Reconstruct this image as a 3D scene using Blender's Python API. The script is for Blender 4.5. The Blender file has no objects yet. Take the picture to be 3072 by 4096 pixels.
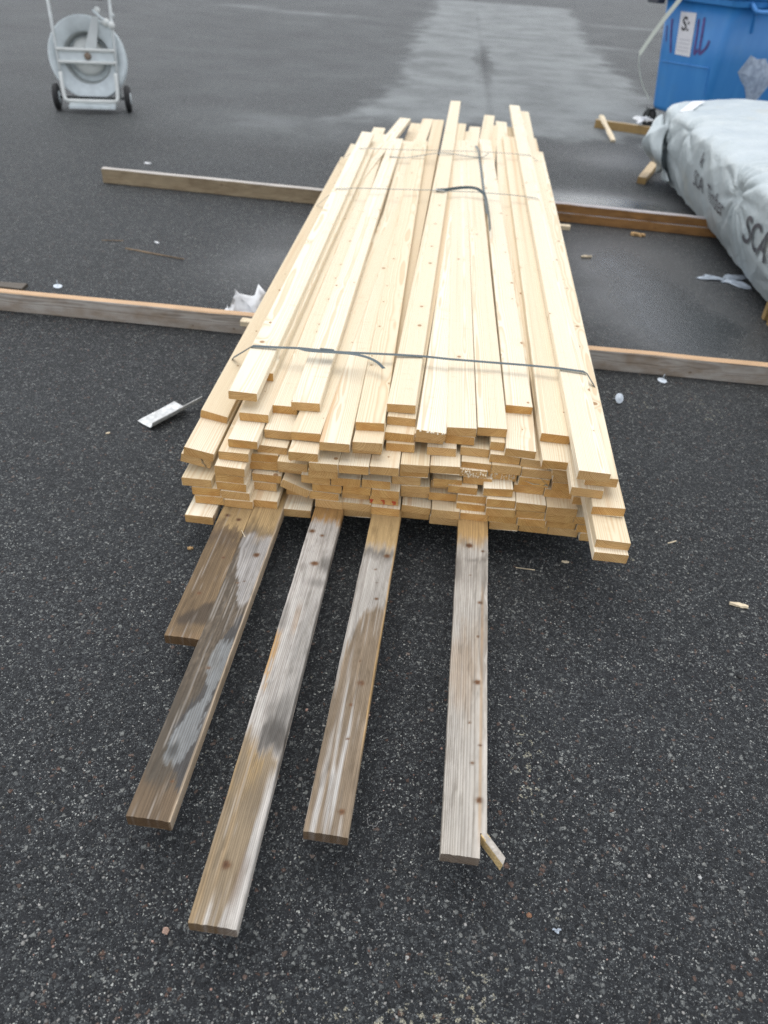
import bpy, bmesh, math, random
import numpy as np
from mathutils import Vector, Matrix
random.seed(7)
rng = np.random.default_rng(7)
R = math.radians
SC = bpy.context.scene
COL = SC.collection

# ---------------------------------------------------------------- camera
cam_d = bpy.data.cameras.new('camera')
cam_o = bpy.data.objects.new('camera', cam_d)
COL.objects.link(cam_o)
cam_o.matrix_world = Matrix(((0.994304, -0.101095, 0.033763, 0.0),
                             (0.088675, 0.608884, -0.788287, 0.0),
                             (0.059134, 0.786791, 0.614380, 1.6),
                             (0, 0, 0, 1)))
cam_d.sensor_fit = 'VERTICAL'
cam_d.sensor_height = 36.0
cam_d.sensor_width = 27.0
cam_d.lens = 26.04
cam_d.clip_start = 0.05
cam_d.clip_end = 1200
cam_d.dof.use_dof = True
cam_d.dof.focus_distance = 1.85
cam_d.dof.aperture_fstop = 26.04 / 9.0
SC.camera = cam_o
SC.cycles.use_denoising = True
SC.cycles.denoiser = 'OPENIMAGEDENOISE'
SC.cycles.denoising_input_passes = 'RGB_ALBEDO_NORMAL'
SC.cycles.denoising_prefilter = 'NONE'      # keeps the fine grain of the asphalt
SC.cycles.max_bounces = 6
SC.cycles.sample_clamp_indirect = 4.0

# ---------------------------------------------------------------- light
SUN_EL, SUN_AZ = 76.0, -25.0          # azimuth from +Y (behind the pile), negative = to the left
w = bpy.data.worlds.new('World')
SC.world = w
w.use_nodes = True
nt = w.node_tree
nt.nodes.clear()
sky = nt.nodes.new('ShaderNodeTexSky')
sky.sky_type = 'NISHITA'
sky.sun_disc = False
sky.sun_elevation = R(SUN_EL)
sky.sun_rotation = R(SUN_AZ)
sky.air_density = 1.0
sky.dust_density = 0.6
sky.ozone_density = 1.0
hs = nt.nodes.new('ShaderNodeHueSaturation')      # cloud cover: the blue is mostly gone
hs.inputs['Saturation'].default_value = 0.20
bg = nt.nodes.new('ShaderNodeBackground')
bg.inputs['Strength'].default_value = 0.15
wo = nt.nodes.new('ShaderNodeOutputWorld')
nt.links.new(sky.outputs[0], hs.inputs['Color'])
nt.links.new(hs.outputs[0], bg.inputs['Color'])
nt.links.new(bg.outputs[0], wo.inputs['Surface'])
sun_d = bpy.data.lights.new('sun', 'SUN')
sun_d.energy = 0.8
sun_d.angle = R(50)
sun_d.color = (1.0, 0.98, 0.955)
sun_o = bpy.data.objects.new('sun', sun_d)
COL.objects.link(sun_o)
az, el = R(SUN_AZ), R(SUN_EL)
to_sun = Vector((math.sin(az) * math.cos(el), math.cos(az) * math.cos(el), math.sin(el)))
sun_o.rotation_euler = to_sun.to_track_quat('Z', 'Y').to_euler()
sun_o.location = to_sun * 30
SC.view_settings.view_transform = 'Standard'
SC.view_settings.look = 'None'
SC.view_settings.gamma = 1.0
SC.view_settings.exposure = 0.92
SC.view_settings.use_curve_mapping = False


# ---------------------------------------------------------------- node helpers
class NT:
    def __init__(self, name):
        self.m = bpy.data.materials.new(name)
        self.m.use_nodes = True
        self.t = self.m.node_tree
        self.t.nodes.clear()
        self.out = self.n('ShaderNodeOutputMaterial')
        self.b = self.n('ShaderNodeBsdfPrincipled')
        self.l(self.b.outputs[0], self.out.inputs['Surface'])

    def n(self, k, **kw):
        o = self.t.nodes.new(k)
        for a, v in kw.items():
            setattr(o, a, v)
        return o

    def l(self, a, b):
        self.t.links.new(a, b)

    def put(self, sock, v):
        if isinstance(v, bpy.types.NodeSocket):
            self.l(v, sock)
        elif isinstance(v, (tuple, list)) and len(v) == 3 and sock.type == 'RGBA':
            sock.default_value = (*v, 1)
        else:
            sock.default_value = v

    def math(self, op, a, b=None, c=None, clamp=False):
        o = self.n('ShaderNodeMath', operation=op, use_clamp=clamp)
        for i, v in enumerate((a, b, c)):
            if v is not None:
                self.put(o.inputs[i], v)
        return o.outputs[0]

    def vec(self, op, a, b=None):
        o = self.n('ShaderNodeVectorMath', operation=op)
        for i, v in enumerate((a, b)):
            if v is not None:
                self.put(o.inputs[i], v)
        return o.outputs['Value' if op in ('LENGTH', 'DISTANCE', 'DOT_PRODUCT') else 0]

    def noise(self, v, scale, detail=2.0, rough=0.5, dim='3D', dist=0.0):
        o = self.n('ShaderNodeTexNoise', noise_dimensions=dim)
        if v is not None:
            self.put(o.inputs['Vector'], v)
        o.inputs['Scale'].default_value = scale
        o.inputs['Detail'].default_value = detail
        o.inputs['Roughness'].default_value = rough
        o.inputs['Distortion'].default_value = dist
        return o.outputs

    def vor(self, v, scale, feat='F1', dim='3D', rnd=1.0):
        o = self.n('ShaderNodeTexVoronoi', feature=feat, voronoi_dimensions=dim)
        self.put(o.inputs['Vector'], v)
        o.inputs['Scale'].default_value = scale
        o.inputs['Randomness'].default_value = rnd
        return o.outputs

    def ramp(self, f, stops, interp='LINEAR'):
        o = self.n('ShaderNodeValToRGB')
        o.color_ramp.interpolation = interp
        e = o.color_ramp.elements
        while len(e) < len(stops):
            e.new(0.5)
        for i, (p, c) in enumerate(stops):
            e[i].position = p
            e[i].color = (*c, 1) if not isinstance(c, (int, float)) else (c, c, c, 1)
        self.put(o.inputs[0], f)
        return o.outputs[0]

    def mix(self, f, a, b, mode='MIX'):
        o = self.n('ShaderNodeMix', data_type='RGBA', blend_type=mode)
        self.put(o.inputs[0], f)
        self.put(o.inputs[6], a)
        self.put(o.inputs[7], b)
        return o.outputs[2]

    def step(self, v, lo, hi):
        o = self.n('ShaderNodeMapRange', interpolation_type='SMOOTHSTEP')
        self.put(o.inputs[0], v)
        o.inputs[1].default_value = lo
        o.inputs[2].default_value = hi
        return o.outputs[0]

    def bump(self, h, dist, strength=1.0, normal=None):
        o = self.n('ShaderNodeBump')
        o.inputs['Strength'].default_value = strength
        o.inputs['Distance'].default_value = dist
        self.put(o.inputs['Height'], h)
        if normal is not None:
            self.l(normal, o.inputs['Normal'])
        return o.outputs[0]

    def xyz(self, v):
        o = self.n('ShaderNodeSeparateXYZ')
        self.l(v, o.inputs[0])
        return o.outputs

    def comb(self, x=0.0, y=0.0, z=0.0):
        o = self.n('ShaderNodeCombineXYZ')
        for i, v in enumerate((x, y, z)):
            self.put(o.inputs[i], v)
        return o.outputs[0]


def simple(name, col, rough=0.6, metal=0.0, spec=0.5, nscale=0.0, namp=0.0, bump=0.0, bscale=60, transl=0.0):
    k = NT(name)
    tc = k.n('ShaderNodeTexCoord')
    c = col
    if namp:
        nz = k.noise(tc.outputs['Object'], nscale, 4, 0.6)[0]
        c = k.mix(k.step(nz, 0.3, 0.75), tuple(v * (1 - namp) for v in col), tuple(min(1, v * (1 + namp)) for v in col))
    k.put(k.b.inputs['Base Color'], c)
    if transl:
        tr = k.n('ShaderNodeBsdfTranslucent')
        k.put(tr.inputs[0], c)
        ms = k.n('ShaderNodeMixShader')
        ms.inputs[0].default_value = transl
        k.l(k.b.outputs[0], ms.inputs[1])
        k.l(tr.outputs[0], ms.inputs[2])
        k.l(ms.outputs[0], k.out.inputs['Surface'])
    k.b.inputs['Roughness'].default_value = rough
    k.b.inputs['Metallic'].default_value = metal
    k.b.inputs['Specular IOR Level'].default_value = spec
    if bump:
        k.l(k.bump(k.noise(tc.outputs['Object'], bscale, 4, 0.6)[0], bump), k.b.inputs['Normal'])
    return k.m


def wood_rings(k, wob=0.010, spacing=0.0042, kax='x'):
    """growth rings round a pith running along local Y, different for each object"""
    tc = k.n('ShaderNodeTexCoord')
    oi = k.n('ShaderNodeObjectInfo')
    wn = k.n('ShaderNodeTexWhiteNoise', noise_dimensions='1D')
    k.l(oi.outputs['Random'], wn.inputs['W'])
    rc = k.xyz(wn.outputs['Color'])
    P = tc.outputs['Object']
    x, y, z = k.xyz(P)
    seed = k.math('MULTIPLY', oi.outputs['Random'], 91.7)
    # knots: points on the wide face
    kx = k.math('ADD', k.math('DIVIDE', x if kax == 'x' else z, 0.075), seed)
    ky = k.math('ADD', k.math('DIVIDE', y, 0.24), seed)
    kv = k.comb(kx, ky, 0.0)
    vo = k.vor(kv, 1.0, dim='2D')
    dx = k.vec('SUBTRACT', kv, vo['Position'])
    dx = k.vec('MULTIPLY', dx, (0.075, 0.20, 0.0))
    kd = k.vec('LENGTH', dx)
    krnd = k.xyz(vo['Color'])
    krad = k.math('MULTIPLY', k.math('SUBTRACT', krnd[0], 0.60, clamp=True), 0.021)
    knot = k.math('SUBTRACT', 1.0, k.step(k.math('SUBTRACT', kd, krad), -0.0012, 0.0014))
    knot = k.math('MULTIPLY', knot, k.math('GREATER_THAN', krad, 0.0007))
    khalo = k.math('MULTIPLY', k.math('POWER', 2.718, k.math('MULTIPLY', kd, -55.0)), k.math('MULTIPLY', krad, 120.0))
    # ring centre
    n1 = k.noise(k.comb(k.math('MULTIPLY', x, 4.0), k.math('ADD', k.math('MULTIPLY', y, 0.9), seed), k.math('MULTIPLY', z, 4.0)), 1.0, 3, 0.55)
    nx, ny, nz = k.xyz(n1[1])
    px = k.math('ADD', x, k.math('MULTIPLY', k.math('SUBTRACT', rc[0], 0.5), 0.15))
    px = k.math('ADD', px, k.math('MULTIPLY', k.math('SUBTRACT', nx, 0.5), wob * 2.4))
    pz = k.math('ADD', z, k.math('SUBTRACT', k.math('MULTIPLY', rc[1], -0.085), 0.012))
    pz = k.math('ADD', pz, k.math('MULTIPLY', k.math('SUBTRACT', ny, 0.5), wob * 2.0))
    r = k.math('SQRT', k.math('ADD', k.math('MULTIPLY', px, px), k.math('MULTIPLY', pz, pz)))
    nr = k.noise(k.comb(k.math('ADD', k.math('MULTIPLY', r, 120.0), seed), 0.0, 0.0), 1.0, 2, 0.5)[0]
    ph = k.math('ADD', k.math('DIVIDE', r, spacing), k.math('MULTIPLY', nr, 1.6))
    ph = k.math('ADD', ph, k.math('MULTIPLY', khalo, 2.6))
    fr = k.math('FRACT', ph)
    late = k.math('MULTIPLY', k.step(fr, 0.25, 0.86), k.math('SUBTRACT', 1.0, k.step(fr, 0.90, 1.0)))
    nrm = k.xyz(tc.outputs['Normal'])
    end = k.math('GREATER_THAN', k.math('ABSOLUTE', nrm[1]), 0.75)
    return dict(P=P, x=x, y=y, z=z, seed=seed, rc=rc, knot=knot, halo=khalo, late=late, end=end, oi=oi, nz=nz, n1=n1[0], kd=kd)


def make_spruce():
    k = NT('spruce')
    g = wood_rings(k)
    tone = k.xyz(k.vec('MULTIPLY', g['oi'].outputs['Color'], (1, 1, 1)))
    stripe = k.noise(k.comb(k.math('ADD', k.math('MULTIPLY', g['x'], 26.0), g['seed']), k.math('MULTIPLY', g['y'], 0.35), k.math('MULTIPLY', g['z'], 10.0)), 1.0, 2, 0.5)[0]
    early = k.mix(tone[0], (0.71, 0.595, 0.405), (0.84, 0.78, 0.63))
    early = k.mix(k.math('MULTIPLY', k.step(stripe, 0.56, 0.72), tone[1]), early, (0.62, 0.42, 0.24))
    early = k.mix(k.math('MULTIPLY', k.step(stripe, 0.30, 0.18), 0.6), early, (0.80, 0.72, 0.58))
    fib = k.noise(k.comb(k.math('MULTIPLY', g['x'], 900.0), k.math('MULTIPLY', g['y'], 14.0), k.math('MULTIPLY', g['z'], 900.0)), 1.0, 2, 0.5)[0]
    c = k.mix(k.math('MULTIPLY', g['halo'], 0.22), early, (0.60, 0.42, 0.22))
    ripple = k.noise(k.comb(k.math('ADD', k.math('MULTIPLY', g['x'], 9.0), g['seed']), k.math('MULTIPLY', g['y'], 34.0), 0.0), 1.0, 3, 0.6)[0]
    rmask = k.noise(k.comb(k.math('ADD', k.math('MULTIPLY', g['x'], 14.0), g['seed']), k.math('MULTIPLY', g['y'], 2.2), 3.0), 1.0, 2, 0.5)[0]
    c = k.mix(k.math('MULTIPLY', k.math('MULTIPLY', k.step(ripple, 0.55, 0.72), k.step(rmask, 0.48, 0.62)), 0.32), c, (0.56, 0.41, 0.22))
    c = k.mix(k.math('MULTIPLY', g['late'], 0.52), c, (0.56, 0.375, 0.19))
    c = k.mix(k.math('MULTIPLY', k.step(fib, 0.45, 0.8), 0.16), c, (0.42, 0.28, 0.14))
    # knots with a pale halo of disturbed grain, faint handling marks
    c = k.mix(k.math('MULTIPLY', g['knot'], 0.85), c, (0.30, 0.155, 0.06))
    mark = k.noise(k.comb(k.math('ADD', k.math('MULTIPLY', g['x'], 30.0), g['seed']), k.math('MULTIPLY', g['y'], 9.0), 0.0), 1.0, 5, 0.65)[0]
    c = k.mix(k.math('MULTIPLY', k.step(mark, 0.66, 0.80), 0.35), c, (0.44, 0.31, 0.15))
    # end grain soaks up light and is more orange
    saw = k.noise(k.comb(k.math('MULTIPLY', g['x'], 90.0), g['seed'], k.math('MULTIPLY', g['z'], 1500.0)), 1.0, 3, 0.6)[0]
    big = k.noise(k.comb(k.math('ADD', k.math('MULTIPLY', g['x'], 25.0), g['seed']), g['seed'], k.math('MULTIPLY', g['z'], 25.0)), 1.0, 2, 0.5)[0]
    e = k.mix(k.step(big, 0.3, 0.7), (0.56, 0.29, 0.080), (0.70, 0.425, 0.145))
    e = k.mix(tone[2], k.mix(0.7, e, (0.66, 0.48, 0.25)), e)
    e = k.mix(k.math('MULTIPLY', g['late'], 0.95), e, (0.36, 0.165, 0.04))
    e = k.mix(k.math('MULTIPLY', k.step(saw, 0.5, 0.85), 0.30), e, (0.70, 0.50, 0.26))
    edg = k.math('MAXIMUM', k.math('ABSOLUTE', k.math('DIVIDE', g['z'], 0.0148)), k.math('SUBTRACT', k.math('ABSOLUTE', k.math('DIVIDE', g['x'], 0.0468)), 0.0))
    e = k.mix(k.math('MULTIPLY', k.step(edg, 0.80, 1.0), 0.30), e, (0.42, 0.24, 0.08))
    c = k.mix(g['end'], c, e)
    k.l(c, k.b.inputs['Base Color'])
    k.b.inputs['Roughness'].default_value = 0.62
    k.b.inputs['Specular IOR Level'].default_value = 0.3
    h = k.math('ADD', k.math('MULTIPLY', g['late'], 0.35), k.math('MULTIPLY', saw, k.math('MULTIPLY', g['end'], 1.6)))
    k.l(k.bump(h, 0.0006, 0.7), k.b.inputs['Normal'])
    return k.m


def make_weathered():
    k = NT('weathered_wood')
    g = wood_rings(k, wob=0.008, spacing=0.0038)
    at = k.n('ShaderNodeAttribute', attribute_name='paint')
    fib = k.noise(k.comb(k.math('MULTIPLY', g['x'], 1100.0), k.math('MULTIPLY', g['y'], 22.0), k.math('MULTIPLY', g['z'], 1100.0)), 1.0, 3, 0.6)[0]
    c = k.mix(k.math('MULTIPLY', g['late'], 0.50), at.outputs['Color'], k.mix(0.62, at.outputs['Color'], (0.06, 0.042, 0.026)))
    c = k.mix(k.math('MULTIPLY', k.step(fib, 0.5, 0.85), 0.30), c, (0.07, 0.055, 0.04))
    e = k.mix(k.math('MULTIPLY', g['late'], 0.7), k.mix(0.6, at.outputs['Color'], (0.10, 0.052, 0.02)), (0.035, 0.018, 0.008))
    c = k.mix(g['end'], c, e)
    k.l(c, k.b.inputs['Base Color'])
    k.b.inputs['Roughness'].default_value = 0.72
    k.b.inputs['Specular IOR Level'].default_value = 0.3
    h = k.math('ADD', k.math('MULTIPLY', g['late'], 1.0), k.math('MULTIPLY', fib, 0.5))
    k.l(k.bump(h, 0.0009, 0.8), k.b.inputs['Normal'])
    return k.m


def make_beam_wood(name, face, top, stain, tmix):
    """old bearer: weathered side faces, another colour on the narrow top"""
    k = NT(name)
    g = wood_rings(k, wob=0.012, spacing=0.004, kax='z')
    tc = k.n('ShaderNodeTexCoord')
    nrm = k.xyz(tc.outputs['Normal'])
    up = k.math('GREATER_THAN', nrm[2], 0.6)
    blot = k.noise(k.comb(k.math('MULTIPLY', g['x'], 12.0), k.math('ADD', k.math('MULTIPLY', g['y'], 5.0), g['seed']), k.math('MULTIPLY', g['z'], 12.0)), 1.0, 4, 0.6)[0]
    band = k.noise(k.comb(0.0, k.math('MULTIPLY', g['y'], 9.0), k.math('MULTIPLY', g['z'], 60.0)), 1.0, 4, 0.6)[0]
    c = k.mix(k.step(blot, 0.35, 0.75), face, stain)
    c = k.mix(k.math('MULTIPLY', k.step(band, 0.45, 0.7), 0.35), c, tuple(v * 0.45 for v in face))
    c = k.mix(k.math('MULTIPLY', g['knot'], 0.6), c, (0.13, 0.065, 0.025))
    tcol = k.mix(k.step(blot, 0.3, 0.8), top, tuple(v * tmix for v in top))
    c = k.mix(up, c, tcol)
    c = k.mix(k.math('MULTIPLY', g['late'], 0.35), c, (0.10, 0.06, 0.03))
    k.l(c, k.b.inputs['Base Color'])
    k.b.inputs['Roughness'].default_value = 0.6
    k.b.inputs['Specular IOR Level'].default_value = 0.35
    k.l(k.bump(k.math('ADD', g['late'], band), 0.0012, 0.7), k.b.inputs['Normal'])
    return k.m


def make_asphalt():
    k = NT('asphalt')
    tc = k.n('ShaderNodeTexCoord')
    P = tc.outputs['Object']
    dust_sheen = k.n('ShaderNodeAttribute', attribute_name='dust_sheen').outputs['Fac']
    wet = k.n('ShaderNodeAttribute', attribute_name='wet').outputs['Fac']
    sand = k.n('ShaderNodeAttribute', attribute_name='sand').outputs['Fac']
    wp = k.vec('ADD', P, k.vec('MULTIPLY', k.vec('SUBTRACT', k.noise(P, 90, 2, 0.5)[1], (0.5, 0.5, 0.5)), (0.008, 0.008, 0.0)))
    edge = k.vor(wp, 104.0, feat='DISTANCE_TO_EDGE')['Distance']
    big = k.vor(wp, 104.0)                 # 8 to 14 mm stones in the wearing course, cut faces showing
    bigc = k.xyz(big['Color'])
    mid = k.vor(wp, 245.0)
    medge = k.vor(wp, 245.0, feat='DISTANCE_TO_EDGE')['Distance']
    midc = k.xyz(mid['Color'])
    fin = k.vor(P, 430.0)
    finc = k.xyz(fin['Color'])
    zone = k.noise(P, 14, 3, 0.6)[0]
    grain = k.noise(P, 420, 3, 0.65)[0]
    mtx = k.mix(k.step(grain, 0.35, 0.65), (0.0050, 0.0056, 0.0068), (0.020, 0.0213, 0.0240))
    # small stones fill the gaps
    mcol = k.ramp(k.math('ADD', midc[0], k.math('MULTIPLY', k.math('SUBTRACT', zone, 0.5), 0.35)), [(0.0, (0.008, 0.0088, 0.0105)), (0.35, (0.024, 0.0255, 0.0275)), (0.66, (0.066, 0.068, 0.070)), (0.90, (0.14, 0.141, 0.138)), (1.0, (0.34, 0.33, 0.305))])
    mm = k.math('MULTIPLY', k.step(medge, 0.05, 0.16), k.math('GREATER_THAN', midc[1], 0.22))
    c = k.mix(mm, mtx, mcol)
    # large stones
    stone = k.ramp(k.math('ADD', bigc[0], k.math('MULTIPLY', k.math('SUBTRACT', zone, 0.5), 0.25)), [(0.0, (0.008, 0.009, 0.011)), (0.40, (0.020, 0.0215, 0.0245)), (0.62, (0.052, 0.054, 0.056)), (0.86, (0.098, 0.099, 0.098)), (1.0, (0.22, 0.215, 0.20))])
    stone = k.mix(k.math('MULTIPLY', k.math('GREATER_THAN', bigc[1], 0.95), 0.6), stone, (0.17, 0.10, 0.072))
    stone = k.mix(k.step(grain, 0.40, 0.75), stone, k.mix(0.55, stone, (0.004, 0.0045, 0.0055)))
    bm = k.math('MULTIPLY', k.step(edge, 0.06, 0.16), k.step(bigc[2], 0.42, 0.46))
    c = k.mix(bm, c, stone)
    fm = k.math('MULTIPLY', k.math('SUBTRACT', 1.0, k.step(fin['Distance'], 0.22, 0.42)), k.math('GREATER_THAN', finc[0], 0.90))
    c = k.mix(fm, c, k.ramp(finc[1], [(0.0, (0.07, 0.072, 0.074)), (1.0, (0.38, 0.37, 0.35))]))
    # slow changes of tone, stretched across the paving direction
    slow = k.noise(k.vec('MULTIPLY', P, (0.35, 1.1, 1.0)), 1.0, 5, 0.62)[0]
    c = k.mix(k.math('MULTIPLY', k.step(slow, 0.45, 0.72), 0.30), c, k.mix(0.5, c, (0.075, 0.078, 0.082)))
    sm = mm
    # pale crumbs of sawdust and sand caught between the stones
    cl = k.math('ADD', k.noise(P, 52, 4, 0.65)[0], k.math('MULTIPLY', sand, 0.25))
    crumb = k.math('MULTIPLY', k.step(cl, 0.685, 0.715), k.step(grain, 0.42, 0.55))
    c = k.mix(k.math('MULTIPLY', crumb, 0.9), c, (0.36, 0.325, 0.25))
    # dusty film, plus the pale sheen painted on far and damp ground
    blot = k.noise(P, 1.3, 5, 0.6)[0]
    film = k.math('MULTIPLY', dust_sheen, k.math('ADD', 0.5, k.math('MULTIPLY', 0.5, k.step(blot, 0.25, 0.7))))
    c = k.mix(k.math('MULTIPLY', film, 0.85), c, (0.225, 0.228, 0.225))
    c = k.vec('MULTIPLY', c, (1.10, 1.14, 1.14))
    c = k.mix(k.math('MULTIPLY', wet, 0.60), c, (0.008, 0.009, 0.010))
    gm_ = k.n('ShaderNodeGamma')
    k.l(c, gm_.inputs[0])
    gm_.inputs[1].default_value = 1.18
    c = k.vec('MULTIPLY', gm_.outputs[0], (1.48, 1.50, 1.52))
    k.l(c, k.b.inputs['Base Color'])
    rg = k.math('SUBTRACT', 0.70, k.math('MULTIPLY', wet, 0.56))
    k.l(rg, k.b.inputs['Roughness'])
    k.l(k.math('ADD', 0.42, k.math('MULTIPLY', wet, 0.5)), k.b.inputs['Specular IOR Level'])
    h = k.math('ADD', k.math('MULTIPLY', k.math('MINIMUM', edge, 0.3), k.math('MULTIPLY', bm, 2.2)), k.math('MULTIPLY', k.math('MULTIPLY', k.math('MINIMUM', medge, 0.3), mm), 1.0))
    h = k.math('ADD', h, k.math('MULTIPLY', grain, 0.35))
    flat = k.math('SUBTRACT', 1.0, k.math('MULTIPLY', wet, 0.80))
    bp = k.n('ShaderNodeBump')
    bp.inputs['Distance'].default_value = 0.007
    k.l(flat, bp.inputs['Strength'])
    k.l(h, bp.inputs['Height'])
    k.l(bp.outputs[0], k.b.inputs['Normal'])
    return k.m


def make_film():
    k = NT('white_wrap_film')
    tc = k.n('ShaderNodeTexCoord')
    P = tc.outputs['Object']
    n = k.noise(P, 5, 5, 0.6)[0]
    c = k.mix(k.step(n, 0.35, 0.75), (0.42, 0.475, 0.49), (0.49, 0.54, 0.55))
    dirt = k.noise(P, 2.1, 5, 0.65)[0]
    c = k.mix(k.math('MULTIPLY', k.step(dirt, 0.56, 0.74), 0.45), c, (0.50, 0.47, 0.36))
    k.l(c, k.b.inputs['Base Color'])
    k.b.inputs['Roughness'].default_value = 0.38
    k.b.inputs['Specular IOR Level'].default_value = 0.5
    h = k.math('ADD', k.noise(P, 11, 5, 0.6, dist=1.2)[0], k.math('MULTIPLY', k.noise(P, 45, 3, 0.6)[0], 0.25))
    k.l(k.bump(h, 0.02, 0.45), k.b.inputs['Normal'])
    return k.m


def make_blue():
    k = NT('blue_bin_plastic')
    tc = k.n('ShaderNodeTexCoord')
    P = tc.outputs['Object']
    z = k.xyz(P)[2]
    st = k.noise(k.vec('MULTIPLY', P, (9, 9, 1.2)), 1.0, 5, 0.6)[0]
    c = k.mix(k.step(st, 0.35, 0.8), (0.026, 0.19, 0.50), (0.045, 0.23, 0.54))
    d = k.noise(P, 3.2, 4, 0.65)[0]
    c = k.mix(k.math('MULTIPLY', k.step(d, 0.5, 0.75), 0.35), c, (0.06, 0.19, 0.38))
    k.l(c, k.b.inputs['Base Color'])
    k.b.inputs['Roughness'].default_value = 0.42
    k.l(k.bump(k.noise(P, 40, 3, 0.6)[0], 0.003, 0.4), k.b.inputs['Normal'])
    return k.m


SPRUCE = make_spruce()
WEATH = make_weathered()
ASPH = make_asphalt()
FILM = make_film()
BLUE = make_blue()
BEAM_GREY = make_beam_wood('grey_bearer_wood', (0.46, 0.425, 0.385), (0.70, 0.455, 0.26), (0.28, 0.215, 0.155), 0.8)
BEAM_TAN = make_beam_wood('tan_bearer_wood', (0.40, 0.315, 0.20), (0.60, 0.56, 0.51), (0.25, 0.185, 0.11), 0.8)
BEAM_BROWN = make_beam_wood('brown_wet_wood', (0.44, 0.22, 0.072), (0.50, 0.47, 0.47), (0.24, 0.115, 0.04), 0.8)  # pale top colour has the sky's reflection on wet wood painted in
BEAM_DARK = make_beam_wood('dark_old_wood', (0.085, 0.075, 0.06), (0.12, 0.105, 0.085), (0.05, 0.042, 0.033), 0.8)
BEAM_PALE = make_beam_wood('pale_bearer_wood', (0.42, 0.28, 0.11), (0.60, 0.46, 0.28), (0.34, 0.21, 0.08), 0.9)
PALE = simple('pale_chip_wood', (0.72, 0.60, 0.42), 0.7, nscale=60, namp=0.2, bump=0.002, bscale=200)
TWIG = simple('dull_brown_wood', (0.24, 0.165, 0.095), 0.75, nscale=60, namp=0.25)
TANW = simple('tan_chip_wood', (0.48, 0.30, 0.13), 0.7, nscale=60, namp=0.25)
STRAP = simple('strap_plastic', (0.05, 0.075, 0.082), 0.42, nscale=30, namp=0.15)
WIRE = simple('dull_wire', (0.20, 0.20, 0.20), 0.5)
SEAL = simple('strap_seal_steel', (0.45, 0.47, 0.48), 0.35, metal=0.8)
GALV = simple('galvanised_steel', (0.64, 0.70, 0.72), 0.45, metal=0.0, nscale=9, namp=0.12)
GALVW = simple('white_painted_steel', (0.52, 0.55, 0.55), 0.45, nscale=12, namp=0.08)
HUBW = simple('white_hub_plastic', (0.66, 0.68, 0.66), 0.5, nscale=8, namp=0.06)
DARKM = simple('dark_steel', (0.03, 0.035, 0.035), 0.5)
RUST = simple('rusty_bolt_steel', (0.20, 0.15, 0.11), 0.6)
RUB = simple('black_rubber', (0.014, 0.014, 0.015), 0.7, nscale=40, namp=0.3)
ALU = simple('scuffed_aluminium', (0.62, 0.63, 0.62), 0.5, metal=0.0, nscale=45, namp=0.25, bump=0.001, bscale=120)
WHITEP = simple('white_plastic', (0.62, 0.68, 0.74), 0.5, nscale=30, namp=0.08)
PAPER = simple('white_crumpled_film', (0.92, 0.93, 0.94), 0.55, nscale=25, namp=0.03, transl=0.2)
CLEARP = simple('cloudy_film', (0.55, 0.62, 0.70), 0.3, nscale=14, namp=0.3)
CLEARP.node_tree.nodes['Principled BSDF'].inputs['Alpha'].default_value = 0.6
LABEL = simple('label_paper', (0.70, 0.69, 0.72), 0.6, nscale=30, namp=0.05)
INK = simple('black_ink', (0.02, 0.02, 0.024), 0.5)
GREYINK = simple('black_film_print', (0.09, 0.09, 0.10), 0.45)
PURPLE = simple('purple_marker', (0.085, 0.055, 0.21), 0.5, nscale=20, namp=0.3)
REDINK = simple('red_stamp_ink', (0.50, 0.05, 0.02), 0.7)
TUBEM = simple('cream_strip_plastic', (0.55, 0.58, 0.52), 0.5)
BLUEL = simple('light_blue_handle', (0.06, 0.25, 0.62), 0.4)
LIDM = simple('dark_lid_plastic', (0.04, 0.045, 0.06), 0.5)


# ---------------------------------------------------------------- object helpers
def link(name, me, mat=None, parent=None):
    o = bpy.data.objects.new(name, me)
    COL.objects.link(o)
    if mat is not None and me is not None and not me.materials:
        me.materials.append(mat)
    if parent is not None:
        o.parent = parent
    return o


def tag(o, label, cat, group=None, kind=None):
    if label:
        o['label'] = label
    if cat:
        o['category'] = cat
    if group:
        o['group'] = group
    if kind:
        o['kind'] = kind
    return o


def thing(name, label, cat, loc=(0, 0, 0), rz=0.0, group=None):
    o = bpy.data.objects.new(name, None)
    COL.objects.link(o)
    o.empty_display_size = 0.1
    o.location = loc
    o.rotation_euler = (0, 0, rz)
    return tag(o, label, cat, group)


def bm_obj(name, bm, mat, parent=None, smooth=False):
    me = bpy.data.meshes.new(name)
    bmesh.ops.recalc_face_normals(bm, faces=bm.faces[:])
    bm.to_mesh(me)
    bm.free()
    if smooth:
        for p in me.polygons:
            p.use_smooth = True
    return link(name, me, mat, parent)


def mesh_obj(name, vs, fs, mat, parent=None, smooth=False):
    me = bpy.data.meshes.new(name)
    me.from_pydata([tuple(map(float, v)) for v in vs], [], [tuple(map(int, f)) for f in fs])
    me.update()
    if smooth:
        for p in me.polygons:
            p.use_smooth = True
    return link(name, me, mat, parent)


def add_box(bm, c, s, rot=None, bev=0.0):
    old = set(bm.verts)
    r = bmesh.ops.create_cube(bm, size=1.0)
    for v in r['verts']:
        v.co = Vector((v.co.x * s[0], v.co.y * s[1], v.co.z * s[2]))
    if bev:
        es = list({e for v in r['verts'] for e in v.link_edges})
        bmesh.ops.bevel(bm, geom=es, offset=bev, segments=2, affect='EDGES', profile=0.6)
    M = Matrix.Translation(c) @ (rot.to_4x4() if rot else Matrix())
    vs = [v for v in bm.verts if v not in old]
    for v in vs:
        v.co = M @ v.co
    return vs


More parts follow.
